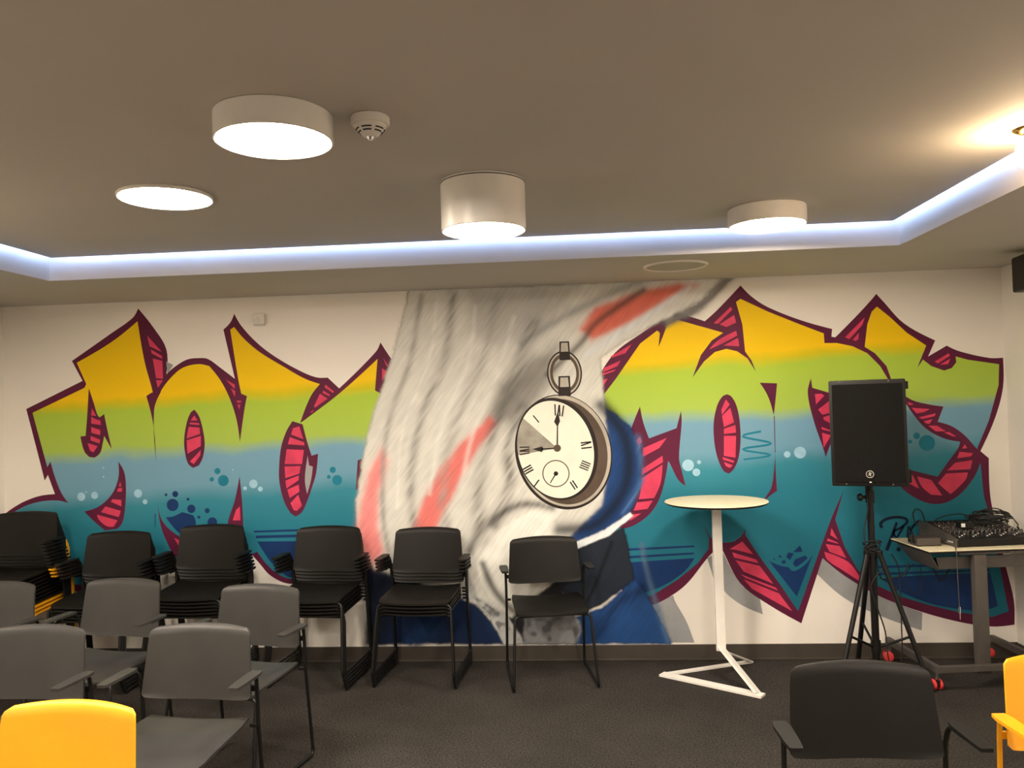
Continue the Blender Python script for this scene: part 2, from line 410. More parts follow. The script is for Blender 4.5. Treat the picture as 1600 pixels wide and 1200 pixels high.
pinkR = [[(4234,1992),(4375,2068),(4331,2010),(4242,1983)],[(4189,1917),(4300,1964),(4278,1927),(4180,1888)],[(4171,1879),(4265,1906),(4256,1894),(4162,1863)],[(4157,1825),(4212,1848),(4155,1761)],[(4913,2188),(5028,2293),(5036,2272),(4942,2183)],[(4950,2178),(5047,2238),(5058,2187),(4995,2160)],[(4878,2017),(4938,2074),(5056,2133),(5063,2103),(4971,2056)],[(4970,2039),(5067,2086),(5073,2031)],[(4943,1620),(4974,1686),(4998,1652),(4946,1586)],[(4946,1578),(5001,1631),(5022,1534),(4956,1506)],[(4955,1494),(5030,1517),(5032,1467),(4954,1460)],[(4954,1448),(5032,1446),(5023,1304),(4949,1318)],[(4940,1310),(5014,1283),(5009,1271),(4944,1293)],[(4948,1277),(5004,1254),(4983,1238),(4959,1251)],[(4428,1381),(4585,1445),(4533,1379),(4422,1323)],[(4415,1243),(4552,1328),(4554,1286),(4414,1205)],[(4409,1180),(4550,1269),(4533,1148),(4488,1052),(4388,1046),(4403,1109)],[(4375,1025),(4480,1036),(4444,982),(4352,971)],[(4335,946),(4402,953),(4325,904)],[(4375,1425),(4410,1458),(4421,1424),(4382,1366)],[(5544,1703),(5584,1705),(5604,1692),(5549,1636)],[(5560,1602),(5635,1658),(5632,1579),(5587,1568)],[(5591,1552),(5640,1567),(5638,1509),(5594,1535)],[(5576,1490),(5632,1467),(5632,1459),(5580,1473)],[(5579,1452),(5635,1434),(5587,1353)],[(6125,1636),(6164,1618),(6132,1615)],[(6147,1598),(6262,1586),(6222,1567),(6177,1560)],[(6188,1535),(6297,1557),(6288,1540),(6208,1522)],[(6219,1509),(6275,1520),(6254,1492),(6235,1493)],[(6246,1480),(6301,1478),(6355,1440),(6292,1442)],[(6343,1432),(6371,1436),(6417,1406),(6402,1406)],[(6467,1355),(6481,1330),(6450,1327)],[(6433,1307),(6516,1297),(6503,1277),(6416,1266)],[(6403,1238),(6510,1252),(6496,1195),(6353,1190)],[(6344,1170),(6479,1175),(6461,1126),(6367,1038),(6291,1110)],[(6165,1157),(6252,1131),(6315,1031),(6248,1037),(6191,1091)],[(6083,1184),(6138,1162),(6174,1079),(6131,1101),(6081,1143)],[(6302,1890),(6392,1941),(6399,1924),(6322,1877)],[(6333,1868),(6402,1907),(6385,1871)],[(5748,2066),(5878,2191),(5859,2141),(5775,2053)],[(5795,2048),(5837,2092),(5832,2051),(5815,2039)],[(4965,710),(5048,758),(5115,674),(5006,705)],[(4980,689),(5130,641),(5146,616),(4992,655)],[(4999,638),(5153,599),(5235,482),(5050,563)],[(5029,547),(5250,457),(5265,436),(5061,521)],[(5048,513),(5269,420),(5350,303),(5099,451)],[(5616,835),(5654,760),(5607,790)],[(5590,770),(5649,744),(5657,732),(5585,753)],[(5576,733),(5664,719),(5702,640),(5598,683)],[(5566,684),(5713,616),(5789,512),(5839,450),(5671,567),(5584,630)]]
navyR = [[(5215,627),(5288,597),(5336,588),(5355,563),(5388,567),(5450,611),(5493,668),(5382,398)],[(5368,683),(5414,727),(5429,686)],[(5322,654),(5339,683),(5372,674),(5346,633)],[(5365,608),(5378,637),(5444,661),(5460,644),(5410,603),(5381,587)],[(5293,626),(5313,638),(5321,613),(5296,609)],[(5274,663),(5286,667),(5298,646),(5281,651)],[(5236,643),(5249,647),(5252,635)],[(5925,502),(6009,517),(6590,534),(6628,323),(6521,296),(6345,314),(6181,356),(6006,436)],[(5900,588),(6585,599),(6588,587),(5899,572)],[(5890,543),(6583,558),(6587,546),(5898,527)],[(4281,724),(4735,738),(4739,726),(4281,708)],[(4280,674),(4734,692),(4733,680),(4279,657)],[(4279,632),(4736,655),(4672,572),(4544,486),(4418,438),(4271,410)]]
greyR = [[(4919,694),(5027,485),(5146,388),(5162,285),(5042,339),(4954,403),(4911,453)],[(4819,654),(4848,670),(4855,520)],[(4415,342),(4592,415),(4603,373),(4669,248),(4718,106),(4490,108)],[(5553,643),(5689,526),(5904,392),(6163,287),(6154,173),(5899,269),(5684,382),(5516,540)]]
navydots = [(1213,1071,42),(1167,1142,10),(1233,1145,21),(1323,1108,10),(1345,1042,29),(1457,1027,17),(1398,984,10),(1492,947,34)]
tealdots = [(1535,1296,21),(1494,1240,15),(1575,1230,38),(2340,1286,21),(2312,1239,13),(2369,1216,34),(6172,1416,21),(6130,1380,13),(6234,1369,50)]
whitedots = [(968,1155,29),(558,1141,29),(655,1148,25),(1017,1097,17),(1786,1203,29),(1834,1167,17),(1727,1174,13),(4716,1261,38),(4768,1214,25),(4787,1280,13),(5354,1317,21),(5436,1327,38),(723,1337,6),(722,1275,6),(1644,1302,5),(595,1171,6)]
zigzag = [(5193,1471),(5073,1441),(5255,1390),(5070,1357),(5248,1315),(5075,1290)]
sig1 = [(5933,830),(5926,859),(5963,887),(6024,898),(6079,889),(6090,864),(6053,832),(6004,800),(6034,742)]
sig2 = [(6026,865),(5995,783),(5956,686)]
sig3 = [(6018,759),(6069,840),(6079,774),(6105,847)]
sig4 = [(6101,839),(6089,741),(6116,822),(6166,871),(6181,838)]
PIC = {'cloth': [(2899,2492),(3334,2487),(3850,2480),(4190,2487),(4994,2501),(4836,2347),(4603,2229),(4326,2095),(4166,1981),(4189,1641),(4195,1303),(4144,1009),(3926,802),(3834,550),(3529,279),(3275,388),(3105,453),(2847,542),(2609,609),(2504,783),(2493,1041),(2544,1342),(2622,1643),(2735,1942),(2827,2243)],
 'ribbonBs': [(4994,2485),(5068,2486),(4812,2255),(4601,2170),(4581,2221),(4835,2339)],
 'salmonB': [(4032,2178),(4143,2323),(4441,2418),(4694,2459),(4818,2445),(4606,2326),(4371,2208),(4115,2102)],
 'salmonC': [(2855,841),(2957,1075),(3084,1286),(3228,1454),(3418,1620),(3459,1568),(3325,1388),(3221,1219),(3121,1029),(2993,796)],
 'pinkN': [(2486,783),(2518,998),(2582,1255),(2687,1425),(2720,1338),(2653,1124),(2639,909),(2678,737),(2610,631)],
 'greyTop': [(3312,2475),(4020,2473),(3931,2331),(3713,2168),(3495,2068),(3304,2182)],
 'blueA': [(4144,1677),(4247,1618),(4349,1531),(4414,1340),(4400,1151),(4331,963),(4159,840),(3925,760),(3756,783),(3635,976),(3977,1054)],
 'hem': [(3883,752),(3989,780),(4160,848),(4331,963),(4351,937),(4179,806),(3988,733),(3881,710)],
 'darkA': [(3840,727),(3988,742),(4180,814),(4286,871),(4346,522),(4123,358),(3953,296),(3813,550)],
 'blueB': [(4346,522),(4386,480),(4496,270),(4565,99),(3947,103),(3931,276),(4122,337)],
 'blueC': [(2566,653),(2674,587),(2847,542),(3105,453),(3296,366),(3524,106),(2553,113)],
 'darkC': [(2568,696),(2674,595),(2846,499),(2662,113),(2540,113)],
 'darkD': [(3298,430),(3529,292),(3834,529),(3933,339),(3947,103),(3524,106),(3401,302)],
 'cuffA': [(3231,643),(3298,430),(3487,309),(3577,173),(3609,106),(3473,107),(3379,281),(3254,409)],
 'cuffB': [(3615,308),(3912,318),(3973,254),(3984,191),(3947,103),(3600,106)],
 'foldw': [(3304,642),(3395,811),(3547,914),(3764,1037),(3893,1098),(3934,1034),(3824,909),(3886,845),(3839,719),(3579,554),(3509,322),(3383,408),(3322,536)],
 'foldd': [(3488,1832),(3708,1997),(3881,2076),(3830,1822),(3697,1655),(3567,1574),(3395,1578)]}
WATCH = {'c': (3902,1369),'f': (3851,1387),'ring': (3926,1891),'crown': (3931,2040),'crown2': (3923,1806)}
# ================================================================== mural on the back wall
def band_material():
    mt = bpy.data.materials.new('spray paint bands')
    mt.use_nodes = True
    nt = mt.node_tree
    b = nt.nodes['Principled BSDF']
    b.inputs['Roughness'].default_value = 0.6; b.inputs['Specular IOR Level'].default_value = 0.2
    tc = nt.nodes.new('ShaderNodeTexCoord')
    sp = nt.nodes.new('ShaderNodeSeparateXYZ')
    nt.links.new(tc.outputs['Object'], sp.inputs[0])
    nz = nt.nodes.new('ShaderNodeTexNoise'); nz.inputs['Scale'].default_value = 2.2; nz.inputs['Detail'].default_value = 3
    nt.links.new(tc.outputs['Object'], nz.inputs['Vector'])
    m1 = nt.nodes.new('ShaderNodeMath'); m1.operation = 'MULTIPLY_ADD'      # x * -0.038 + z
    m1.inputs[1].default_value = -0.038
    nt.links.new(sp.outputs['X'], m1.inputs[0]); nt.links.new(sp.outputs['Z'], m1.inputs[2])
    m2 = nt.nodes.new('ShaderNodeMath'); m2.operation = 'MULTIPLY_ADD'
    m2.inputs[1].default_value = 0.14
    nt.links.new(nz.outputs['Fac'], m2.inputs[0]); nt.links.new(m1.outputs[0], m2.inputs[2])
    mr = nt.nodes.new('ShaderNodeMapRange')
    z0, z1 = 0.0, 2.5
    mr.inputs['From Min'].default_value = z0; mr.inputs['From Max'].default_value = z1
    nt.links.new(m2.outputs[0], mr.inputs['Value'])
    rp = nt.nodes.new('ShaderNodeValToRGB')
    off = -0.038 * 3.3 + 0.07
    stops = [(0.30, (26, 92, 100)), (1.0, (36, 108, 114)), (1.17, (50, 118, 122)), (1.29, (104, 140, 146)), (1.47, (112, 145, 152)),
             (1.56, (160, 174, 66)), (1.82, (164, 180, 52)), (1.875, (206, 176, 16)), (1.92, (236, 182, 4)), (2.30, (232, 180, 6))]
    els = rp.color_ramp.elements
    while len(els) < len(stops): els.new(0.5)
    for e, (z, c) in zip(els, stops):
        e.position = (z + off - z0) / (z1 - z0)
    for e, (z, c) in zip(els, stops):
        e.color = alb(*c) + (1,)
    nt.links.new(mr.outputs[0], rp.inputs['Fac'])
    nt.links.new(rp.outputs['Color'], b.inputs['Base Color'])
    return mt
BANDS = band_material()
MAROON = mat('maroon spray paint', alb(88, 24, 46), 0.55, spec=0.2, var=0.10, scale=3)
PINK = mat('coral pink spray paint', alb(204, 58, 78), 0.55, spec=0.2, var=0.16, scale=9)
NAVY = mat('navy spray paint', alb(20, 46, 82), 0.55, spec=0.2, var=0.10, scale=5)
TEAL = mat('deep teal spray paint', alb(26, 108, 118), 0.55, spec=0.2, var=0.06)
GREYS = mat('grey spray paint', alb(150, 142, 130), 0.6, spec=0.2, var=0.12, scale=6)
PALE = mat('pale spray dots', alb(150, 178, 180), 0.6, spec=0.2, var=0.1, scale=20)
INK = mat('black marker ink', alb(14, 26, 40), 0.5, spec=0.2, var=0.1)

mural = thing('wall_mural', 'wide graffiti mural with rainbow banded letters and pocket watch on back wall', 'mural')
def dots(lst): return [ell(x, z, r, r, n=18) for x, z, r in lst]
L = -0.0004
def each(name, polys, material, y, parent):
    for p in polys: paint(name, [p], material, y, parent)
each('letter_shadow', greyR, GREYS, L, mural)
for nm, o_, f_, d_, p_, n_ in (('left', outL, fillL, darkL, pinkL, navyL), ('right', outR, fillR, darkR, pinkR, navyR)):
    lo = paint('letter_outline', [o_], MAROON, 2 * L, mural)
    paint('letter_fill', [f_], BANDS, 3 * L, lo)
    each('navy_shape', n_, NAVY, 4 * L, lo)
    each('letter_counter', d_, MAROON, 5 * L, lo)
    each('pink_facet', p_, PINK, 6 * L, lo)
each('grey_facet', greyL, GREYS, 6 * L, mural)
each('paint_dot', dots(tealdots), TEAL, 4.5 * L, mural)
each('paint_dot', dots(navydots), NAVY, 4.6 * L, mural)
each('paint_dot', dots(whitedots), PALE, 4.7 * L, mural)
paint('zigzag', [stroke(smooth_line(zigzag, 5), 14, 12)], TEAL, 4.5 * L, mural)
each('signature_stroke', [stroke(smooth_line(sig1), 20, 13), stroke(smooth_line(sig2), 15, 22), stroke(sig3[:2], 12, 14), stroke(smooth_line(sig4), 17, 15),
                    ell(sig2[-1][0] + 75, sig2[-1][1] + 6, 13, 13, n=14)], INK, 6.5 * L, mural)

# --- the soft airbrushed middle of the mural: pale and blue folds of cloth
def seg_d(px, pz, a, b):
    ax, az = a; bx, bz = b
    dx, dz = bx - ax, bz - az
    t = np.clip(((px - ax) * dx + (pz - az) * dz) / (dx * dx + dz * dz + 1e-9), 0, 1)
    return np.hypot(px - ax - t * dx, pz - az - t * dz)
def sdf(px, pz, poly):
    d = np.full(px.shape, 1e9); inside = np.zeros(px.shape, bool)
    n = len(poly)
    for i in range(n):
        a, b = poly[i], poly[(i + 1) % n]
        d = np.minimum(d, seg_d(px, pz, a, b))
        c = ((a[1] > pz) != (b[1] > pz)) & (px < (b[0] - a[0]) * (pz - a[1]) / (b[1] - a[1] + 1e-9) + a[0])
        inside ^= c
    return np.where(inside, -d, d)
def vnoise(x, z, seed):
    xi = np.floor(x).astype(int); zi = np.floor(z).astype(int)
    fx = x - xi; fz = z - zi
    fx = fx * fx * (3 - 2 * fx); fz = fz * fz * (3 - 2 * fz)
    def h(i, j):
        s = np.sin(i * 127.1 + j * 311.7 + seed * 74.7) * 43758.5453
        return s - np.floor(s)
    return (h(xi, zi) * (1 - fx) + h(xi + 1, zi) * fx) * (1 - fz) + (h(xi, zi + 1) * (1 - fx) + h(xi + 1, zi + 1) * fx) * fz

def airbrush():
    step = 6.0
    allp = [p for v in PIC.values() for p in v]
    x0, x1 = min(p[0] for p in allp) - 60, max(p[0] for p in allp) + 60
    z0, z1 = 97, min(max(p[1] for p in allp) + 10, C1 * 1000 - 1)
    nx, nz = int((x1 - x0) / step) + 1, int((z1 - z0) / step) + 1
    X, Z = np.meshgrid(np.linspace(x0, x1, nx), np.linspace(z0, z1, nz))
    wob = 22 * (vnoise(X / 60, Z / 60, 1) - 0.5) + 12 * (vnoise(X / 18, Z / 18, 2) - 0.5)
    col = np.zeros((nz, nx, 3)); A = np.zeros((nz, nx))
    def lay(cov, rgb):
        nonlocal col, A
        c = np.array(alb(*rgb))
        a = np.clip(cov, 0, 1)
        na = a + A * (1 - a)
        col = np.where(na[..., None] > 1e-4, (c * a[..., None] + col * (A * (1 - a))[..., None]) / np.maximum(na, 1e-4)[..., None], col)
        A = na
    def poly(k, rgb, soft=10, alpha=1.0, w=1.0, grow=0.0):
        d = sdf(X, Z, PIC[k]) + wob * w * 0.5 - grow
        lay(alpha / (1 + np.exp(np.clip(d / soft * 3, -40, 40))), rgb)
    def line(pts, width, rgb, alpha=0.6, soft=1.0, streak=0.0):
        pts = smooth_line(pts, 5)
        d = np.full(X.shape, 1e9)
        for a, b in zip(pts[:-1], pts[1:]): d = np.minimum(d, seg_d(X, Z, a, b))
        c = np.exp(-(d / width) ** 2 * soft)
        if streak:
            u = X * 0.6 + Z * 0.8; v = X * 0.8 - Z * 0.6
            c = c * (1 - streak + streak * 1.6 * vnoise(v / 16, u / 120, 5))
        lay(alpha * c, rgb)
    CL, MID, DK = (206, 192, 168), (150, 138, 120), (62, 54, 46)
    poly('ribbonBs', (120, 110, 98), 25, 0.8)
    poly('blueC', (16, 32, 56), 14)
    poly('darkC', (14, 20, 30), 40, 0.9)
    poly('blueA', (28, 58, 96), 10)
    poly('darkA', (30, 34, 40), 8)
    poly('blueB', (30, 62, 100), 12)
    poly('darkD', (24, 22, 22), 16)
    poly('cloth', CL, 14)
    poly('greyTop', (172, 160, 142), 60, 0.8)
    poly('salmonB', (206, 88, 62), 30, 0.95)
    poly('foldd', (84, 74, 62), 70, 0.75)
    poly('pinkN', (232, 110, 100), 34, 0.85)
    poly('salmonC', (214, 92, 78), 26, 0.9)
    poly('cuffA', (176, 166, 148), 8); poly('cuffB', (140, 134, 124), 10)
    poly('foldw', (224, 210, 184), 12)
    poly('hem', (222, 214, 198), 5, w=0.6)
    def P(k, i): return PIC[k][i]
    cx, cz = WATCH['c']
    def q(dx, dy): return (cx + dx * 4.3, cz - dy * 4.3)            # offsets around the watch
    # fold lines of the cloth
    line([q(-215, -250), q(-235, -150), q(-275, -40), q(-285, 90), q(-270, 180)], 22, MID, 0.75, streak=0.4)
    line([q(-165, -250), q(-180, -150), q(-222, -50), q(-240, 60), q(-225, 190)], 34, (120, 110, 96), 0.6, streak=0.6)
    line([q(-190, -250), q(-205, -150), q(-250, -40), q(-262, 80)], 12, (222, 208, 184), 0.5)
    line([q(-100, -240), q(-120, -150), q(-165, -50), q(-190, 60), q(-165, 200)], 40, MID, 0.55, streak=0.7)
    line([q(-130, -230), q(-145, -140), q(-190, -40), q(-210, 60)], 16, (222, 208, 184), 0.45)
    line([q(-40, -200), q(-75, -110), q(-110, -30), q(-135, 60), q(-130, 130)], 52, DK, 0.5, streak=0.7)
    line([q(-70, -210), q(-100, -120), q(-140, -30), q(-160, 50)], 18, (220, 206, 182), 0.45)
    line([q(-60, -70), q(-85, -10), q(-85, 50), q(-110, 110)], 40, DK, 0.6, streak=0.6)
    line([q(-150, 150), q(-125, 110), q(-70, 80), q(-20, 85)], 30, DK, 0.75, streak=0.3)
    line([q(-130, 170), q(-110, 215), q(-70, 250), q(-30, 225)], 26, DK, 0.8)
    line([q(-60, -170), q(20, -215), q(130, -262)], 30, (108, 104, 98), 0.5)
    line([q(-20, -120), q(30, -165), q(60, -200), q(130, -245)], 24, DK, 0.7)
    line([q(40, -150), q(110, -190), q(200, -245)], 26, (206, 196, 180), 0.9)
    line([q(60, -70), q(95, -20), q(95, 50), q(50, 110), q(-10, 120)], 46, (14, 18, 26), 0.8)
    line([q(115, -20), q(118, 45), q(90, 95)], 22, (84, 114, 146), 0.5, streak=0.6)
    line([q(115, 145), q(125, 200), q(150, 290)], 20, (96, 118, 138), 0.45, streak=0.2)
    line([q(40, 280), q(80, 230), q(110, 215)], 50, (12, 24, 46), 0.6, streak=0.6)
    line([q(-240, 290), q(-200, 240), q(-180, 215)], 60, (26, 56, 92), 0.7, streak=0.5)
    line([q(70, 140), q(40, 210), q(20, 245)], 14, (12, 14, 18), 0.8)
    n1 = vnoise(X / 70, Z / 70, 9)
    lay(np.where((sdf(X, Z, PIC['cuffB']) < -12) | (sdf(X, Z, PIC['cuffA']) < -14), np.clip((vnoise(X / 34, Z / 34, 8) - 0.42) * 2.4, 0, 0.8), 0), (84, 78, 72))
    # brushed streaks over everything pale
    s = vnoise((X * 0.8 - Z * 0.6) / 9, (X * 0.6 + Z * 0.8) / 90, 11) - 0.5
    col = col * (1 + 0.16 * s + 0.10 * (n1 - 0.5))[..., None]
    keepv = A > 0.02
    V = np.stack([X / 1000, np.full(X.shape, 7.0 * L), Z / 1000], -1).reshape(-1, 3)
    idx = np.arange(nx * nz).reshape(nz, nx)
    kf = keepv[:-1, :-1] | keepv[1:, :-1] | keepv[:-1, 1:] | keepv[1:, 1:]
    F = np.stack([idx[:-1, :-1][kf], idx[:-1, 1:][kf], idx[1:, 1:][kf], idx[1:, :-1][kf]], -1)
    used = np.unique(F)
    remap = np.full(nx * nz, -1); remap[used] = np.arange(len(used))
    F = remap[F]; V = V[used]
    me = bpy.data.meshes.new('airbrushed_cloth')
    me.vertices.add(len(V)); me.vertices.foreach_set('co', V.ravel())
    me.loops.add(F.size); me.loops.foreach_set('vertex_index', F.ravel())
    me.polygons.add(len(F)); me.polygons.foreach_set('loop_start', np.arange(0, F.size, 4))
    me.update(calc_edges=True)
    at = me.color_attributes.new('paint', 'FLOAT_COLOR', 'POINT')
    rgba = np.concatenate([np.clip(col, 0, 1), np.clip(A, 0, 1)[..., None]], -1).reshape(-1, 4)[used]
    at.data.foreach_set('color', rgba.astype(np.float32).ravel())
    mt = bpy.data.materials.new('airbrushed paint'); mt.use_nodes = True
    nt = mt.node_tree; b = nt.nodes['Principled BSDF']; b.inputs['Roughness'].default_value = 0.6; b.inputs['Specular IOR Level'].default_value = 0.2
    an = nt.nodes.new('ShaderNodeAttribute'); an.attribute_name = 'paint'
    nt.links.new(an.outputs['Color'], b.inputs['Base Color'])
    nt.links.new(an.outputs['Alpha'], b.inputs['Alpha'])
    me.materials.append(mt)
    o = bpy.data.objects.new('airbrushed_cloth', me); C.objects.link(o); o.parent = mural
airbrush()

# --- painted pocket watch
RIM = mat('bronze spray paint', alb(84, 66, 50), 0.5, spec=0.2, var=0.25, scale=4)
RIML = mat('pale rim spray paint', alb(176, 158, 132), 0.5, spec=0.2, var=0.22, scale=5)
RIMD = mat('dark rim spray paint', alb(40, 31, 25), 0.5, spec=0.2, var=0.2, scale=5)
DIAL = mat('cream dial paint', alb(228, 212, 180), 0.55, spec=0.2, var=0.05, scale=6)
SMUDGE = mat('smoky dial paint', alb(150, 136, 114), 0.55, spec=0.2, var=0.25, scale=10)
def watch():
    cx, cz = WATCH['c']; fx, fz = WATCH['f']
    T = math.radians(12)
    y = 8 * L
    wt = paint('watch_case', [ell(cx, cz, 318, 384, T, 64)], RIMD, y, mural)
    paint('watch_rim', [ell(cx + 4, cz + 6, 306, 372, T, 64)], RIML, 9 * L, wt)
    paint('watch_rim', [ell(cx + 2, cz + 2, 286, 352, T, 64)], RIM, 10 * L, wt)
    paint('watch_rim', [ell(fx + 8, fz + 4, 268, 342, T, 64)], RIMD, 11 * L, wt)
    paint('watch_dial', [ell(fx, fz, 250, 326, T, 64)], DIAL, 12 * L, wt)
    hub = (fx + 12, fz + 8)
    paint('dial_shade', [[hub] + ell(fx, fz, 250, 326, T, 14, PI * 0.72, PI * 0.98)], SMUDGE, 13 * L, wt)
    marks = []
    def bars(ang, n, ln=46, gap=19, w=8, r=0.82, slant=0.0):
        a = math.radians(ang)
        px, pz = fx + 250 * r * math.cos(a), fz + 326 * r * math.sin(a)
        ux, uz = math.cos(a), math.sin(a)
        for i in range(n):
            o_ = (i - (n - 1) / 2) * gap
            s0 = (px - uz * o_ - ux * ln / 2, pz + ux * o_ - uz * ln / 2)
            s1 = (px - uz * (o_ + slant * (i % 2)) + ux * ln / 2, pz + ux * (o_ + slant * (i % 2)) + uz * ln / 2)
            marks.append(stroke([s0, s1], w))
    bars(80, 4, 74, 15, 9, 0.80, 14)                # XII
    bars(5, 3, 70, 18, 9, 0.82, 16)                 # IV
    bars(-24, 4, 62, 15, 8, 0.84, 0)
    bars(-58, 2, 60, 18, 9, 0.86)
    bars(180, 4, 66, 13, 8, 0.82, 10)
    bars(208, 3, 62, 17, 10, 0.84)
    bars(232, 1, 56, 10, 9, 0.86)
    bars(128, 1, 60, 10, 8, 0.80)
    each('numeral', marks, RIMD, 14 * L, wt)
    x, z = hub
    each('watch_hand', [stroke([hub, (x + 6, z + 150)], 10, 8), [(x - 16, z + 175), (x + 6, z + 140), (x + 24, z + 178), (x + 12, z + 245)]], RIMD, 15 * L, wt)
    each('watch_hand', [stroke([hub, (x - 110, z - 4)], 10, 8), [(x - 100, z + 14), (x - 90, z - 6), (x - 104, z - 24), (x - 165, z - 2)]], RIMD, 15 * L, wt)
    paint('hub', [ell(x, z, 24, 24, n=20)], RIM, 16 * L, wt)
    sx, sz = fx - 2, fz - 160
    ring = ell(sx, sz, 90, 90, n=40); inner = ell(sx, sz, 83, 83, n=40)
    paint('small_dial', [ring], RIM, 14.2 * L, wt); paint('small_dial', [inner], DIAL, 14.4 * L, wt)
    each('watch_hand', [stroke([(sx, sz), (sx - 40, sz - 62)], 9, 6), ell(sx, sz, 15, 15, n=14)], RIMD, 15 * L, wt)
    rx, rz = WATCH['ring']
    hi = []
    n = 40
    for nm, a, b, mt, ly in (('ring', 116, 150, RIMD, 9), ('ring', 106, 140, RIML, 10), ('ring', 96, 128, RIM, 11)):
        o1 = ell(rx, rz, a, b, 0.05, n); o2 = ell(rx, rz, 78, 106, 0.05, n)
        paint('bow_ring', [[o1[i], o1[(i + 1) % n], o2[(i + 1) % n], o2[i]] for i in range(n)], mt, ly * L, wt)
    for k, w_, h_ in (('crown', 36, 62), ('crown2', 42, 66)):
        x, z = WATCH[k]
        paint('crown', [[(x - w_, z - h_), (x + w_, z - h_), (x + w_ * 0.9, z + h_), (x - w_ * 0.9, z + h_)]], RIMD, 12 * L, wt)
        paint('crown', [[(x - w_ * 0.7, z - h_ * 0.1), (x + w_ * 0.7, z - h_ * 0.1), (x + w_ * 0.6, z + h_ * 0.85), (x - w_ * 0.6, z + h_ * 0.85)]], RIML, 13 * L, wt)
    x, z = WATCH['crown2']
    paint('crown', [[(x - 30, z - 60), (x + 30, z - 60), (x + 60, z - 110), (x - 60, z - 110)]], RIMD, 7.6 * L, wt)
watch()

# ================================================================== chairs
CH = 0.83
def shell(fn, nu, nv, off):
    """closed sheet from a surface function and an offset vector function"""
    v, f = [], []
    n = (nu + 1) * (nv + 1)
    top = [fn(-1 + 2 * i / nu, j / nv) for j in range(nv + 1) for i in range(nu + 1)]
    v = top + [tuple(a + b for a, b in zip(p, off)) for p in top]
    w = nu + 1
    for j in range(nv):
        for i in range(nu):
            a = j * w + i
            f.append((a, a + 1, a + w + 1, a + w))
            f.append((n + a, n + a + w, n + a + w + 1, n + a + 1))
    ring = [i for i in range(w)] + [j * w + nu for j in range(1, nv + 1)] + [nv * w + i for i in range(nu - 1, -1, -1)] + [j * w for j in range(nv - 1, 0, -1)]
    for k in range(len(ring)):
        a, b = ring[k], ring[(k + 1) % len(ring)]
        f.append((b, a, n + a, n + b))
    return v, f
def seat_fn(u, v):
    y = -0.188 + 0.388 * v
    e = min(1.0, v / 0.07)
    w = 0.222 - 0.012 * (1 - e) ** 2 - 0.010 * max(0, v - 0.8) / 0.2
    z = 0.447 + 0.016 * u * u * (0.35 + 0.65 * v) + 0.010 * v
    if v < 0.2: z -= 0.010 * ((0.2 - v) / 0.2) ** 2
    y -= 0.018 * (1 - u * u) * max(0, 1 - v * 3) 
    y -= 0.012 * (1 - u * u) * max(0, (v - 0.7) / 0.3) * -1
    return (u * w, y, z)
def back_fn(u, v):
    w = 0.236 - 0.020 * v
    t = max(0.0, (v - 0.90) / 0.10)
    w -= 0.020 * (1 - math.sqrt(max(0, 1 - t * t)))
    t2 = max(0.0, (0.05 - v) / 0.05)
    w -= 0.012 * (1 - math.sqrt(max(0, 1 - t2 * t2)))
    z = 0.553 + (CH - 0.563) * v + 0.010 * (1 - u * u) * v - 0.014 * (1 - u ** 4) * (1 - v) ** 3
    y = 0.205 + 0.040 * v - 0.036 * u * u
    y += 0.016 * t * t
    return (u * w, y, z)
def make_chair(name, pm, tm):
    t = thing(name, 'x', 'chair')
    s = MB(); s.add(*shell(seat_fn, 14, 14, (0, 0, -0.011))); s.build('seat', pm, t, angle=60)
    b = MB(); b.add(*shell(back_fn, 16, 24, (0, 0.010, 0))); b.build('backrest', pm, t, angle=60)
    r = 0.0085
    for s_ in (-1, 1):
        pts = [(s_ * 0.262, 0.085, 0.652), (s_ * 0.256, 0.178, 0.653), (s_ * 0.250, 0.196, 0.60), (s_ * 0.249, 0.205, 0.44), (s_ * 0.252, 0.255, r + 0.004),
               (s_ * 0.252, -0.250, r + 0.004), (s_ * 0.228, -0.176, 0.4265), (s_ * 0.12, -0.172, 0.427)]
        MB().tube(fillet(pts, 0.032), r, 8).build('sled_leg', tm, t, angle=70)
        # arm pad, tapering to the front
        pad = []
        prof = [(0.168, 0.020), (0.130, 0.027), (0.02, 0.024), (-0.03, 0.020), (-0.036, 0.016)]
        pl = [(s_ * 0.268 + a, y) for y, a in prof] + [(s_ * 0.268 - a, y) for y, a in reversed(prof)]
        MB().prism(pl, 0.660, 0.671).build('armrest', pm, t, angle=30)
        for y_ in (-0.215, 0.215):
            MB().box((s_ * 0.252, y_, 0.003), (0.014, 0.03, 0.006)).build('glide', RUBBER, t, smooth=False)
        MB().box((s_ * 0.238, 0.198, 0.590), (0.022, 0.014, 0.022)).build('bracket', tm, t, smooth=False)
        MB().box((s_ * 0.236, 0.19, 0.446), (0.028, 0.016, 0.012)).build('bracket', tm, t, smooth=False)
    MB().tube([(-0.13, -0.172, 0.427), (0.13, -0.172, 0.427)], r, 8).build('crossbar', tm, t)
    return t
proto = {'black': make_chair('armchair', BLACKP, BLACKT), 'grey': make_chair('armchair', GREYP, BLACKT), 'yellow': make_chair('armchair', YELLOWP, YELLOWT)}
fresh = dict.fromkeys(proto, True)
def place_chair(kind, x, y, z, ang, label, group):
    """ang in degrees, positive turns the sitter towards +x"""
    o = proto[kind] if fresh[kind] else copy_tree(proto[kind])
    fresh[kind] = False
    o.location = (x, y, z)
    o.rotation_euler = (0, 0, math.radians(ang))
    tag(o, label, 'chair', group)
    return o
ORD = ['topmost', 'second', 'third', 'fourth', 'fifth', 'sixth', 'seventh', 'eighth', 'ninth', 'tenth', 'lowest']
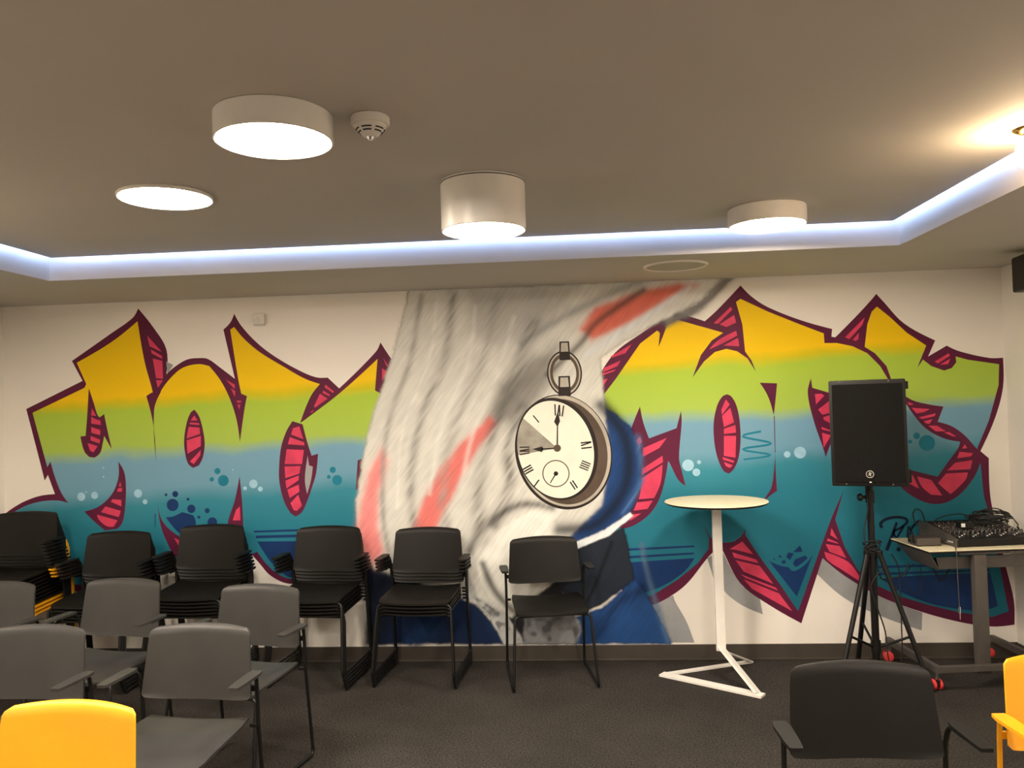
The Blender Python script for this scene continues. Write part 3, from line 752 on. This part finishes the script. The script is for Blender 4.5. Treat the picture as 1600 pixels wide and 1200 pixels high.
stacks = [(0.315, -0.315, 0, 11, 3, 'tall chair stack in the left corner'),
          (0.955, -0.385, 0, 5, 0, 'stack beside the tall corner stack'),
          (1.557, -0.305, -1, 6, 0, 'six chair stack below the navy paint dots'),
          (2.335, -0.315, -5, 5, 0, 'five chair stack under the navy striped letter'),
          (2.990, -0.305, -4, 4, 0, 'four chair stack next to the single chair')]
for x, y, ang, n, ny, where in stacks:
    for k in range(n):                                   # k = 0 stands on the floor
        i = n - 1 - k
        kind = 'yellow' if k < ny else 'black'
        a = math.radians(ang)
        d = 0.0125 * k
        if i == 0: pos = 'topmost of the ' + where
        elif k == 0: pos = 'lowest of the ' + where
        else: pos = ORD[i] + ' from top of the ' + where
        place_chair(kind, x + math.sin(a) * d + random.uniform(-0.002, 0.002), y - math.cos(a) * d, k * 0.024, ang + random.uniform(-0.25, 0.25),
                    ('yellow' if kind == 'yellow' else 'black') + ' plastic armchair, ' + pos, 'chairs of the ' + where)
place_chair('black', 3.79, -0.345, 0, 9, 'single black armchair on thin sled legs below the pocket watch', 'single chairs')
def by_back(kind, bx, by, ang, label):
    a = math.radians(ang)
    place_chair(kind, bx + math.sin(a) * 0.222, by - math.cos(a) * 0.222, 0, ang, label, 'chairs set out in rows')
by_back('grey', 0.925, -1.30, -6, 'dark grey armchair cut by the left edge in the rear row')
by_back('grey', 1.585, -1.26, -8, 'dark grey armchair in the middle of the rear row, in front of the stacks')
by_back('grey', 2.400, -1.445, -12, 'dark grey armchair at the right end of the rear row')
by_back('grey', 1.735, -2.165, -4, 'dark grey armchair behind the yellow one, cut by the left edge')
by_back('grey', 2.430, -2.165, -4, 'dark grey armchair with scuffed seat, right of the middle row')
by_back('yellow', 2.435, -3.035, -4, 'bright yellow armchair at the bottom left corner')
by_back('black', 4.862, -2.695, 0, 'black armchair in front of the speaker stand and rolling desk')
by_back('yellow', 5.555, -2.62, 3, 'yellow armchair cut by the right edge')

# ================================================================== ceiling lamps and fittings
def drum(name, x, y, r, zb, label):
    t = thing(name, label, 'ceiling lamp', (x, y, zb), group='round ceiling lamps')
    h = C2 - zb
    MB().lathe([(r - 0.012, 0.005), (r - 0.005, 0.0), (r, 0.003), (r, h - 0.004), (r - 0.003, h - 0.0005), (r - 0.02, h - 0.0005), (r - 0.012, h - 0.006), (r - 0.012, 0.012), (r - 0.012, 0.005)], seg=64, cap=False).build('housing', SHELL, t, angle=40)
    MB().lathe([(0, 0.005), (r * 0.6, 0.005), (r - 0.0125, 0.006), (r - 0.0125, 0.011), (0, 0.011)], seg=64).build('diffuser', DIFF, t)
    if h > 0.15:
        MB().lathe([(r * 0.99, h - 0.012), (r + 0.0012, h - 0.011), (r + 0.0012, h - 0.008), (r * 0.99, h - 0.007)], seg=64, cap=False).build('shade_band', DARKSLOT, t)  # raised dark band, colour stands in for the shadow gap near the top
    return t
drum('ceiling_lamp', 3.085, -2.985, 0.178, 2.522, 'round shallow drum lamp beside the smoke detector')
drum('ceiling_lamp', 2.315, -2.165, 0.188, 2.588, 'flat round lamp almost flush with the ceiling, leftmost of all')
drum('ceiling_lamp', 3.635, -2.130, 0.172, 2.402, 'deep cylindrical drum lamp in the middle of the ceiling')
drum('ceiling_lamp', 4.935, -1.425, 0.183, 2.518, 'small shallow drum lamp near the cove corner on the right')
for x, y in ((1.30, -2.95), (4.9, -3.9), (1.7, -5.3), (3.4, -5.0), (4.9, -5.6), (2.5, -6.6), (4.2, -6.8)):  # extra lamps outside the frame, added to light the room
    drum('ceiling_lamp', x, y, 0.18, 2.52, 'unseen round drum lamp added to light the room')['group'] = 'added ceiling lamps out of view'

for gx, gl in ((5.588, 'brass ceiling rose with glowing white glass shade at the right edge'), (1.06, 'brass ceiling rose with glowing white glass shade just beyond the left edge')):
    t = thing('globe_lamp', gl, 'ceiling lamp', (gx, -2.47, C2), group='glass shade lamps')
    MB().lathe([(0, -0.018), (0.034, -0.016), (0.052, -0.006), (0.055, -0.0005), (0, -0.0005)], seg=40).build('ceiling_rose', BRASS, t)
    MB().lathe([(0.012, -0.012), (0.012, -0.022), (0.022, -0.026), (0.022, -0.034), (0.0, -0.034)], seg=24).build('socket', BRASS, t)
    MB().lathe([(0.022, -0.030), (0.036, -0.040), (0.046, -0.062), (0.046, -0.105), (0.036, -0.128), (0.0, -0.136)], seg=32).build('glass_shade', GLASS, t)

t = thing('smoke_detector', 'white round smoke detector with slotted dome on the ceiling', 'smoke detector', (3.372, -2.93, C2))
MB().lathe([(0, -0.028), (0.056, -0.027), (0.060, -0.022), (0.060, -0.003), (0.057, -0.0005), (0, -0.0005)], seg=40).build('base', OFFW, t)
MB().lathe([(0, -0.064), (0.020, -0.063), (0.028, -0.056), (0.047, -0.036), (0.051, -0.027), (0, -0.027)], seg=40).build('dome', OFFW, t)
for k in range(6):
    for zz, rr in ((-0.041, 0.0425), (-0.049, 0.0350)):
        a0 = 2 * PI * k / 6 + 0.1
        pts = [(rr * math.cos(a0 + d), rr * math.sin(a0 + d), zz) for d in (0, 0.15, 0.3, 0.45, 0.6, 0.75)]
        MB().tube(pts, 0.0024, 6).build('slot', DARKSLOT, t)
MB().lathe([(0, -0.072), (0.008, -0.071), (0.012, -0.063), (0, -0.06)], seg=20).build('test_button', SILVER, t)

t = thing('ceiling_speaker', 'round recessed ceiling speaker with white rim in the soffit', 'ceiling speaker', (4.60, -0.60, C1))
MB().lathe([(0.168, -0.002), (0.174, -0.010), (0.186, -0.009), (0.190, -0.0005), (0.168, -0.0005), (0.168, -0.002)], seg=56, cap=False).build('rim', SHELL, t)
MB().lathe([(0, -0.004), (0.170, -0.004), (0.170, -0.0008), (0, -0.0008)], seg=56).build('grille', VENTM, t)

t = thing('motion_sensor', 'small white motion sensor high on the back wall', 'sensor', (1.852, 0, 2.322))
MB().box((0, -0.008, 0), (0.075, 0.016, 0.085), bev=0.006).build('mount', OFFW, t)
Mx = Matrix.Rotation(-PI / 2, 4, 'X')
MB().box((0.008, -0.034, 0.004), (0.080, 0.040, 0.078), rz=0.35, bev=0.012).build('housing', OFFW, t)
MB().lathe([(0.020, 0.0), (0.018, 0.010), (0.010, 0.016), (0, 0.018)], c=(0.0, -0.052, -0.008), seg=24, M=Matrix.Rotation(PI / 2, 4, 'X')).build('lens', OFFW, t)

t = thing('wall_speaker', 'small black loudspeaker mounted high on the right wall', 'speaker', (6.575, -0.66, 2.25))
MB().box((0, 0, 0.10), (0.15, 0.20, 0.20), rz=-0.10, bev=0.012).build('cabinet', BLACKM, t, smooth=False)
MB().box((-0.003, -0.103, 0.10), (0.135, 0.010, 0.185), rz=-0.10, bev=0.004).build('grille', GRILLE, t, smooth=False)
MB().box((0.115, 0.0, 0.10), (0.09, 0.05, 0.06), bev=0.004).build('bracket', BLACKM, t, smooth=False)

# ================================================================== bar table
TXc, TYc, TZ = 4.820, -0.400, 1.075
t = thing('bar_table', 'tall white bar table with round cream top and bent flat steel foot', 'table', (0, 0, 0))
R_ = 0.306
tt = MB().lathe([(0, 0.012), (R_ - 0.002, 0.012), (R_, 0.010), (R_, 0.008), (0, 0.008)], c=(TXc, TYc, TZ - 0.012), seg=72).build('table_top', CREAM, t)
MB().lathe([(0, 0.0079), (R_ - 0.001, 0.0079), (R_ - 0.004, 0.0), (R_ - 0.012, -0.004), (0, -0.004)], c=(TXc, TYc, TZ - 0.012), seg=72).build('top_edge', BLACKM, tt)
MB().box((TXc, TYc, TZ - 0.031), (0.085, 0.085, 0.030), bev=0.004).build('mount', BLACKM, t, smooth=False)
zb = 0.175
MB().box((TXc, TYc, (zb + TZ - 0.046) / 2), (0.056, 0.022, TZ - 0.046 - zb), rz=0.12, bev=0.003).build('pole', WHITEM, t, smooth=False)
pR, pL, pB = Vector((4.985, -0.675, 0.006)), Vector((4.485, -0.315, 0.006)), Vector((5.06, -0.075, 0.006))
top_ = Vector((TXc, TYc, zb + 0.02))
def bar(a, b, w, th, up, nm):
    MB().strip([a, b], w, th, up).build(nm, WHITEM, t, smooth=False)
bar(top_, pR + Vector((-0.01, 0.02, 0.004)), 0.060, 0.014, (0.3, 0.2, 1), 'sloping_leg')
bar(top_ + Vector((0, 0.008, -0.02)), pB, 0.034, 0.010, (0, 0, 1), 'sloping_leg')
bar(pR + Vector((0.012, -0.010, 0)), pL + Vector((-0.015, 0.008, 0)), 0.066, 0.012, (0, 0, 1), 'foot_bar')
bar(pL, pB, 0.040, 0.010, (0, 0, 1), 'foot_bar')

# ================================================================== loudspeaker on tripod
PX, PY = 5.715, -0.43
t = thing('tripod_stand', 'black tripod stand carrying the loudspeaker', 'speaker stand', (PX, PY, 0))
MB().tube([(0, 0, 0.10), (0, 0, 0.80)], 0.0215, 16).build('lower_pole', BLACKT, t)
MB().tube([(0, 0, 0.70), (0, 0, 1.19)], 0.019, 16).build('upper_pole', BLACKT, t)
MB().tube([(0, 0, 0.735), (0, 0, 0.80)], 0.030, 16).build('collar', BLACKM, t)
MB().tube([(0, 0, 1.05), (0, 0, 1.12)], 0.025, 16).build('clamp', BLACKM, t)
MB().tube([(-0.02, -0.01, 1.085), (-0.055, -0.02, 1.085)], 0.010, 10).lathe([(0, 0), (0.021, 0.004), (0.024, 0.014), (0.018, 0.026), (0, 0.028)], c=(-0.05, -0.018, 1.085), seg=12, M=Matrix.Rotation(-PI / 2, 4, 'Y')).build('knob', BLACKM, t)
MB().tube([(0, 0, 0.17), (0, 0, 0.24)], 0.028, 16).build('lower_collar', BLACKM, t)
for ang in (-38, -150, 92):
    a = math.radians(ang); c_, s_ = math.cos(a), math.sin(a)
    R0 = 0.295 if ang != -150 else 0.31
    foot = Vector((R0 * c_, R0 * s_, 0.014)); hd = Vector((0.042 * c_, 0.042 * s_, 0.755))
    lg = MB().tube([hd, foot], 0.0148, 12).build('leg', BLACKT, t)
    MB().tube([foot + (hd - foot) * 0.05, foot + (hd - foot) * -0.003], 0.019, 12).build('rubber_foot', RUBBER, lg)
    mid = hd + (foot - hd) * 0.62
    MB().tube([mid, Vector((0.022 * c_, 0.022 * s_, 0.205))], 0.0075, 8).build('brace', BLACKT, t)
    MB().box(hd, (0.03, 0.03, 0.035), rz=a, bev=0.005).build('hinge', BLACKM, t, smooth=False)
ra = math.radians(-18)
t = thing('loudspeaker', 'large black loudspeaker with round silver badge on tripod', 'speaker', (PX, PY, 1.165), ra)
# cabinet outline seen from above: broad front, narrower back
hw, d0, d1 = 0.203, -0.185, 0.17
pl = [(-hw, d0), (hw, d0), (hw, d0 + 0.10), (0.135, d1), (-0.135, d1), (-hw, d0 + 0.10)]
bm = bmesh.new()
vb = [bm.verts.new((x, y, 0)) for x, y in pl]; vt = [bm.verts.new((x, y, 0.612)) for x, y in pl]
bm.faces.new(vb[::-1]); bm.faces.new(vt)
for i in range(6): bm.faces.new((vb[i], vb[(i + 1) % 6], vt[(i + 1) % 6], vt[i]))
bmesh.ops.bevel(bm, geom=list(bm.edges), offset=0.010, segments=2, affect='EDGES', profile=0.6)
bm.verts.index_update()
cab = MB(); cab.add([v.co[:] for v in bm.verts], [[v.index for v in f.verts] for f in bm.faces]); bm.free()
cab.build('cabinet', BLACKM, t, angle=30)
# gently bowed grille
def gf(u, v): return (u * 0.186, d0 - 0.004 - 0.010 * (1 - u * u), 0.026 + 0.562 * v)
gm = MB(); gm.add(*shell(gf, 16, 4, (0, 0.012, 0))); gm.build('grille', GRILLE, t, angle=50)
yb = d0 - 0.0145
MBx = Matrix.Rotation(PI / 2, 4, 'X')
bd = MB().lathe([(0.0, 0.001), (0.022, 0.001), (0.022, 0.004), (0, 0.004)], c=(0, yb, 0.072), seg=28, M=MBx).build('badge', BLACKM, t)
MB().lathe([(0.0175, 0.003), (0.0180, 0.006), (0.0215, 0.006), (0.0220, 0.003)], cap=False, c=(0, yb, 0.072), seg=28, M=MBx).build('badge_ring', SILVER, bd)
fig = MB()
for poly_ in ([(-9, 4), (-3, 7), (4, 6), (10, 9), (11, 5), (5, 2), (4, -3), (8, -11), (3, -11), (-1, -4), (-6, -8), (-10, -6), (-4, 0), (-3, 3), (-9, 1)], [(0 + 4 * math.cos(k * PI / 4), 11 + 3.4 * math.sin(k * PI / 4)) for k in range(8)]):
    n = len(poly_)
    v = [(x / 1000, yb - 0.0062, 0.072 + z / 1000) for x, z in poly_] + [(x / 1000, yb - 0.0035, 0.072 + z / 1000) for x, z in poly_]
    f = [(i, (i + 1) % n, n + (i + 1) % n, n + i) for i in range(n)]
    tri = tessellate_polygon([[Vector((x, z, 0)) for x, z in poly_]])
    fig.add(v, f + [tuple(q) for q in tri])
fig.build('badge_figure', SILVER, bd, smooth=False)
MB().box((0.002, yb + 0.001, 0.026), (0.012, 0.004, 0.006), bev=0.001).build('indicator', WHITEP, t, smooth=False)
for zz in (0.575, 0.055):
    MB().box((0.207, -0.11, zz), (0.026, 0.05, 0.045 if zz > 0.3 else 0.075), bev=0.006).build('corner_bumper', BLACKM, t, smooth=False)
for xx in (-0.11, 0.11, 0.115, -0.12):
    pass
for xx, zz in ((-0.125, 0.013), (0.12, 0.013), (-0.14, 0.602), (0.115, 0.602)):
    MB().lathe([(0, 0), (0.006, 0.0), (0.005, 0.003), (0, 0.003)], c=(xx, d0 - 0.0005, zz), seg=12, M=MBx).build('screw', GREYM, t)

# ================================================================== rolling desk
dz = 0.790
ang = math.radians(6)
FLc = Vector((5.975, -0.590, 0))
def dp(x, y, z): # desk frame: x along the front edge, y towards the wall
    return Vector((FLc.x + x * math.cos(ang) - y * math.sin(ang), FLc.y + x * math.sin(ang) + y * math.cos(ang), z))
DW, DD = 0.71, 0.44
t = thing('rolling_desk', 'grey rolling desk with pale top and red castors by the right wall', 'desk', dp(0, 0, 0), ang)
MB().box((DW / 2, DD / 2, dz - 0.004), (DW, DD, 0.008), bev=0.002).build('desk_top', CREAM, t, smooth=False)
MB().box((DW / 2, DD / 2, dz - 0.0135), (DW - 0.006, DD - 0.006, 0.011), bev=0.002).build('top_edge', BLACKM, t, smooth=False)
# sloping side and front trays below the top
def slab(p, th, nm, mt):
    a, b, c, d = [Vector(q) for q in p]
    n = (b - a).cross(d - a).normalized() * th
    MB().add([a, b, c, d, a + n, b + n, c + n, d + n], [(0, 1, 2, 3), (7, 6, 5, 4), (0, 4, 5, 1), (1, 5, 6, 2), (2, 6, 7, 3), (3, 7, 4, 0)]).build(nm, mt, t, smooth=False)
zt = dz - 0.020
slab([(0.012, 0.40, zt), (0.012, 0.03, zt), (0.085, 0.06, zt - 0.105), (0.085, 0.36, zt - 0.105)], 0.006, 'cable_tray_side', GREYM)
slab([(0.070, 0.055, zt - 0.030), (0.66, 0.055, zt - 0.030), (0.64, 0.062, zt - 0.100), (0.087, 0.062, zt - 0.100)], 0.006, 'cable_tray_front', GREYM)
slab([(0.085, 0.062, zt - 0.100), (0.64, 0.062, zt - 0.100), (0.64, 0.36, zt - 0.100), (0.085, 0.36, zt - 0.100)], 0.006, 'cable_tray_bottom', GREYM)
MB().box((0.33, 0.03, zt - 0.006), (0.30, 0.035, 0.012), bev=0.002).build('column_plate', GREYM, t, smooth=False)
cxl = 0.300
MB().box((cxl, 0.028, (0.075 + zt - 0.012) / 2), (0.075, 0.050, zt - 0.012 - 0.075), bev=0.012).build('column', GREYM, t, angle=30)
MB().box((0.34, -0.012, 0.122), (0.66, 0.030, 0.036), bev=0.003).build('front_bar', GREYM, t, smooth=False)
for xx in (0.015, 0.665):
    MB().box((xx, 0.270, 0.122), (0.030, 0.595, 0.040), bev=0.003).build('side_rail', GREYM, t, smooth=False)
    for yy, tw in ((0.0, 0.15), (0.535, 1.2)):
        if xx > 0.5 and yy < 0.1: tw = 0.9
        ca = bpy.data.objects.new('castor', None); C.objects.link(ca); ca.parent = t
        ca.location = (xx, yy, 0); ca.rotation_euler = (0, 0, tw)
        MB().tube([(0, 0, 0.062), (0, 0, 0.104)], 0.009, 10).build('stem', SILVER, ca)
        My = Matrix.Rotation(PI / 2, 4, 'Y')
        for s_ in (-1, 1):
            MB().lathe([(0.0, -0.009), (0.026, -0.009), (0.031, -0.005), (0.031, 0.006), (0.027, 0.009), (0.012, 0.011), (0, 0.011)] if s_ > 0 else
                       [(0.0, 0.009), (0.026, 0.009), (0.031, 0.005), (0.031, -0.006), (0.027, -0.009), (0.012, -0.011), (0, -0.011)],
                       c=(s_ * 0.019, 0.012, 0.032), seg=28, M=My).build('wheel', RED, ca)
        MB().box((0, 0.008, 0.044), (0.016, 0.050, 0.040), bev=0.006).build('fork', BLACKM, ca, smooth=False)

# --- mixing desk
ma = math.radians(8)
t = thing('audio_mixer', 'black audio mixer covered in knobs lying on the rolling desk', 'mixer', (6.170, -0.505, dz), ma)
MW, MD, h0, h1 = 0.45, 0.38, 0.045, 0.098
def mz(y): return h0 + (h1 - h0) * min(1.0, y / (MD * 0.8))
prof = [(0, 0.004), (0, h0 - 0.004), (0.004, h0), (MD * 0.8, h1), (MD, h1), (MD, 0.02), (MD - 0.03, 0.004)]
v = [(0, y, z) for y, z in prof] + [(MW, y, z) for y, z in prof]
n = len(prof)
MB().add(v, [tuple(range(n)), tuple(reversed(range(n, 2 * n)))] + [(i, (i + 1) % n, n + (i + 1) % n, n + i) for i in range(n)]).build('case', BLACKM, t, smooth=False)
for x in (0.0, MW):
    MB().add([(x - 0.007, y, z + (0.004 if z > 0.02 else 0)) for y, z in prof] + [(x + 0.007, y, z + (0.004 if z > 0.02 else 0)) for y, z in prof],
             [tuple(range(n)), tuple(reversed(range(n, 2 * n)))] + [(i, (i + 1) % n, n + (i + 1) % n, n + i) for i in range(n)]).build('side_cheek', GREYM, t, smooth=False)
slope = math.atan2(h1 - h0, MD * 0.8)
Ms = Matrix.Rotation(slope, 4, 'X')
kb, kw, fd = MB(), MB(), MB()
for i in range(15):
    x = 0.030 + i * 0.028
    for j in range(8):
        y = 0.115 + j * 0.022
        tgt = kw if (j in (0, 3) or (i + j) % 5 == 0) else kb
        tgt.lathe([(0.0065, 0.0), (0.0055, 0.011), (0.004, 0.012), (0, 0.012)], c=(x, y, mz(y) + 0.0005), seg=7, M=Ms)
    y = 0.030 + 0.02 * ((i * 7) % 3)
    kw.box((x, y, mz(y) + 0.006), (0.011, 0.016, 0.009), bev=0.002)
    fd.box((x, 0.055, mz(0.055) + 0.0002), (0.003, 0.075, 0.002))
    y = 0.320
    fd.lathe([(0.010, 0), (0.010, 0.004), (0.006, 0.004), (0.006, 0.001)], c=(x, y, mz(y)), seg=10)
tag(kb.build('dark_knobs', GREYM, t), kind='stuff'); tag(kw.build('pale_knobs', SILVER, t), kind='stuff'); tag(fd.build('sockets_and_slots', DARKSLOT, t), kind='stuff')
# maker's lettering on the left cheek: small pale strokes
lt = MB()
for k in range(7):
    y = 0.035 + k * 0.008
    lt.box((-0.0072, y, 0.026), (0.001, 0.005 if k % 2 else 0.003, 0.009 if k in (0, 3) else 0.006))
lt.build('lettering', WHITEP, t, smooth=False)

def cable(name, pts, r, label, cat='cable', m_=RUBBER, group=None):
    o = MB().tube(smooth_line([tuple(p) for p in pts], 6), r, 7).build(name, m_)
    tag(o, label, cat, group)
    return o
# heap of coiled cable on the mixer
random.seed(3)
hp = MB()
ctr = Vector((6.455, -0.30, dz + 0.105))
t = thing('cable_coil', 'black cable coiled in a heap on top of the audio mixer', 'cable', ctr)
for k in range(13):
    rx, ry = random.uniform(0.07, 0.115), random.uniform(0.05, 0.08)
    tilt = random.uniform(-0.35, 0.35); tl2 = random.uniform(-0.25, 0.45); off = Vector((random.uniform(-0.02, 0.02), random.uniform(-0.02, 0.02), 0.012 + 0.0045 * k))
    pts = []
    ph = random.uniform(0, 6)
    for q in range(33):
        a = 2 * PI * q / 32
        p = Vector((rx * math.cos(a), ry * math.sin(a), 0.008 * math.sin(2 * a + ph)))
        p.rotate(Matrix.Rotation(tilt, 3, 'Z')); p.rotate(Matrix.Rotation(tl2 * 0.6, 3, 'X'))
        pts.append(p + off)
    MB().tube(pts, 0.0036, 6, cap=False).build('cable_loop', RUBBER, t)
MB().tube(smooth_line([(0.09, 0.0, 0.07), (0.125, -0.02, 0.03), (0.13, -0.07, -0.005), (0.115, -0.10, -0.01)], 6), 0.0036, 6).build('cable_tail', RUBBER, t)
MB().tube([(0.115, -0.10, -0.01), (0.10, -0.15, -0.022)], 0.012, 12).build('connector', SILVER, t)
MB().tube(smooth_line([(-0.05, 0.02, 0.05), (-0.10, 0.02, 0.045), (-0.17, 0.03, 0.055), (-0.25, 0.06, 0.035), (-0.30, 0.08, 0.0)], 6), 0.0036, 6).build('cable_tail', RUBBER, t)
MB().box((-0.095, -0.005, 0.045), (0.045, 0.022, 0.022), rz=0.3, bev=0.004).build('plug', BLACKM, t, smooth=False)

t = thing('power_adapter', 'black power adapter with white sticker lying on the audio mixer', 'adapter', (6.285, -0.345, dz + 0.085), 0.15)
MB().box((0, 0, 0.020), (0.075, 0.045, 0.036), bev=0.004).build('body', BLACKM, t, smooth=False)
MB().box((-0.020, -0.0228, 0.022), (0.024, 0.001, 0.022)).build('sticker', WHITEP, t, smooth=False)

t = thing('wifi_router', 'flat dark grey router box on the left end of the rolling desk', 'router', dp(0.045, 0.190, dz), ang - 0.03)
MB().box((0.030, 0, 0.027), (0.140, 0.115, 0.044), bev=0.006).build('body', GREYM, t, smooth=False)
for xx in (-0.02, 0.10):
    MB().box((xx, 0, 0.002), (0.02, 0.09, 0.005)).build('rubber_pad', RUBBER, t, smooth=False)
for yy, l in ((-0.035, 0.055), (0.02, 0.07)):
    MB().tube([(-0.040, yy, 0.022), (-0.052, yy, 0.024), (-0.052, yy, 0.03 + l)], 0.0045, 8).build('antenna', BLACKM, t)
cable('router_cable', [dp(0.18, 0.15, dz + 0.02), dp(0.215, 0.10, dz + 0.004), dp(0.17, 0.03, dz + 0.003), dp(0.150, -0.012, dz - 0.005), dp(0.148, -0.018, 0.70), dp(0.150, -0.018, 0.55), dp(0.152, -0.018, 0.47)], 0.0022,
      'thin grey cable dangling over the desk front edge', m_=GREYM)
t = thing('jack_plug', 'silver jack plug hanging at the end of the thin grey cable', 'plug', dp(0.152, -0.018, 0.40))
MB().tube([(0, 0, 0.035), (0, 0, 0.072)], 0.0055, 10).build('barrel', SILVER, t)
MB().tube([(0, 0, 0.0), (0, 0, 0.036)], 0.0028, 8).build('tip', SILVER, t)
cable('power_cable', [dp(-0.02, 0.40, 0.70), dp(0.0, 0.36, 0.62), dp(-0.01, 0.33, 0.45), dp(-0.015, 0.32, 0.28), dp(-0.03, 0.30, 0.10), dp(-0.06, 0.30, 0.006), dp(-0.12, 0.26, 0.006)], 0.004, 'black power cable dropping from the desk to the floor')
cable('loose_cable', [dp(0.03, 0.30, 0.66), dp(-0.01, 0.28, 0.60), dp(-0.10, 0.27, 0.575), dp(-0.16, 0.25, 0.585), (PX + 0.03, PY, 0.66), (PX + 0.024, PY - 0.01, 0.74)], 0.004, 'black cable slung between desk tray and tripod')
cable('loose_cable', [dp(0.06, 0.30, 0.655), dp(0.03, 0.33, 0.58), dp(0.04, 0.31, 0.50), dp(0.09, 0.30, 0.48), dp(0.10, 0.28, 0.56), dp(0.09, 0.27, 0.65)], 0.003, 'thin black cable looping below the desk tray')
cable('loose_cable', [dp(0.16, 0.30, 0.66), dp(0.20, 0.31, 0.60), dp(0.235, 0.31, 0.545), dp(0.28, 0.31, 0.60), dp(0.31, 0.30, 0.66)], 0.004, 'short black cable sagging under the desk beside the column')
cable('mixer_cable', [(6.10, -0.13, dz + 0.07), (6.09, -0.10, dz + 0.13), (6.12, -0.07, dz + 0.165), (6.155, -0.07, dz + 0.15), (6.15, -0.13, dz + 0.085)], 0.004, 'black cable arching up behind the audio mixer')
# cables round the tripod
cable('speaker_cable', [(PX - 0.03, PY - 0.02, 1.16), (PX - 0.024, PY - 0.028, 1.02), (PX - 0.05, PY - 0.03, 0.90), (PX - 0.045, PY - 0.04, 0.80), (PX + 0.02, PY - 0.045, 0.76), (PX + 0.045, PY - 0.045, 0.68), (PX + 0.0, PY - 0.04, 0.62),
      (PX - 0.024, PY - 0.034, 0.56), (PX + 0.005, PY - 0.034, 0.44), (PX + 0.045, PY - 0.034, 0.30), (PX + 0.05, PY - 0.05, 0.16), (PX + 0.09, PY - 0.06, 0.03), (PX + 0.16, PY - 0.02, 0.006), (PX + 0.17, PY + 0.1, 0.006)], 0.0042, 'black speaker cable winding down the tripod pole')
t = thing('cable_bundle', 'small tangle of black cable tied at the tripod collar', 'cable', (PX, PY, 0.79))
random.seed(11)
for k in range(4):
    pts = []
    for q in range(21):
        a = 2 * PI * q / 20
        pts.append((0.040 * math.cos(a) * (1 + 0.1 * k), 0.034 * math.sin(a) - 0.005, 0.018 * math.sin(a + k) + 0.012 * (k - 1)))
    MB().tube(pts, 0.004, 6, cap=False).build('cable_loop', RUBBER, t)
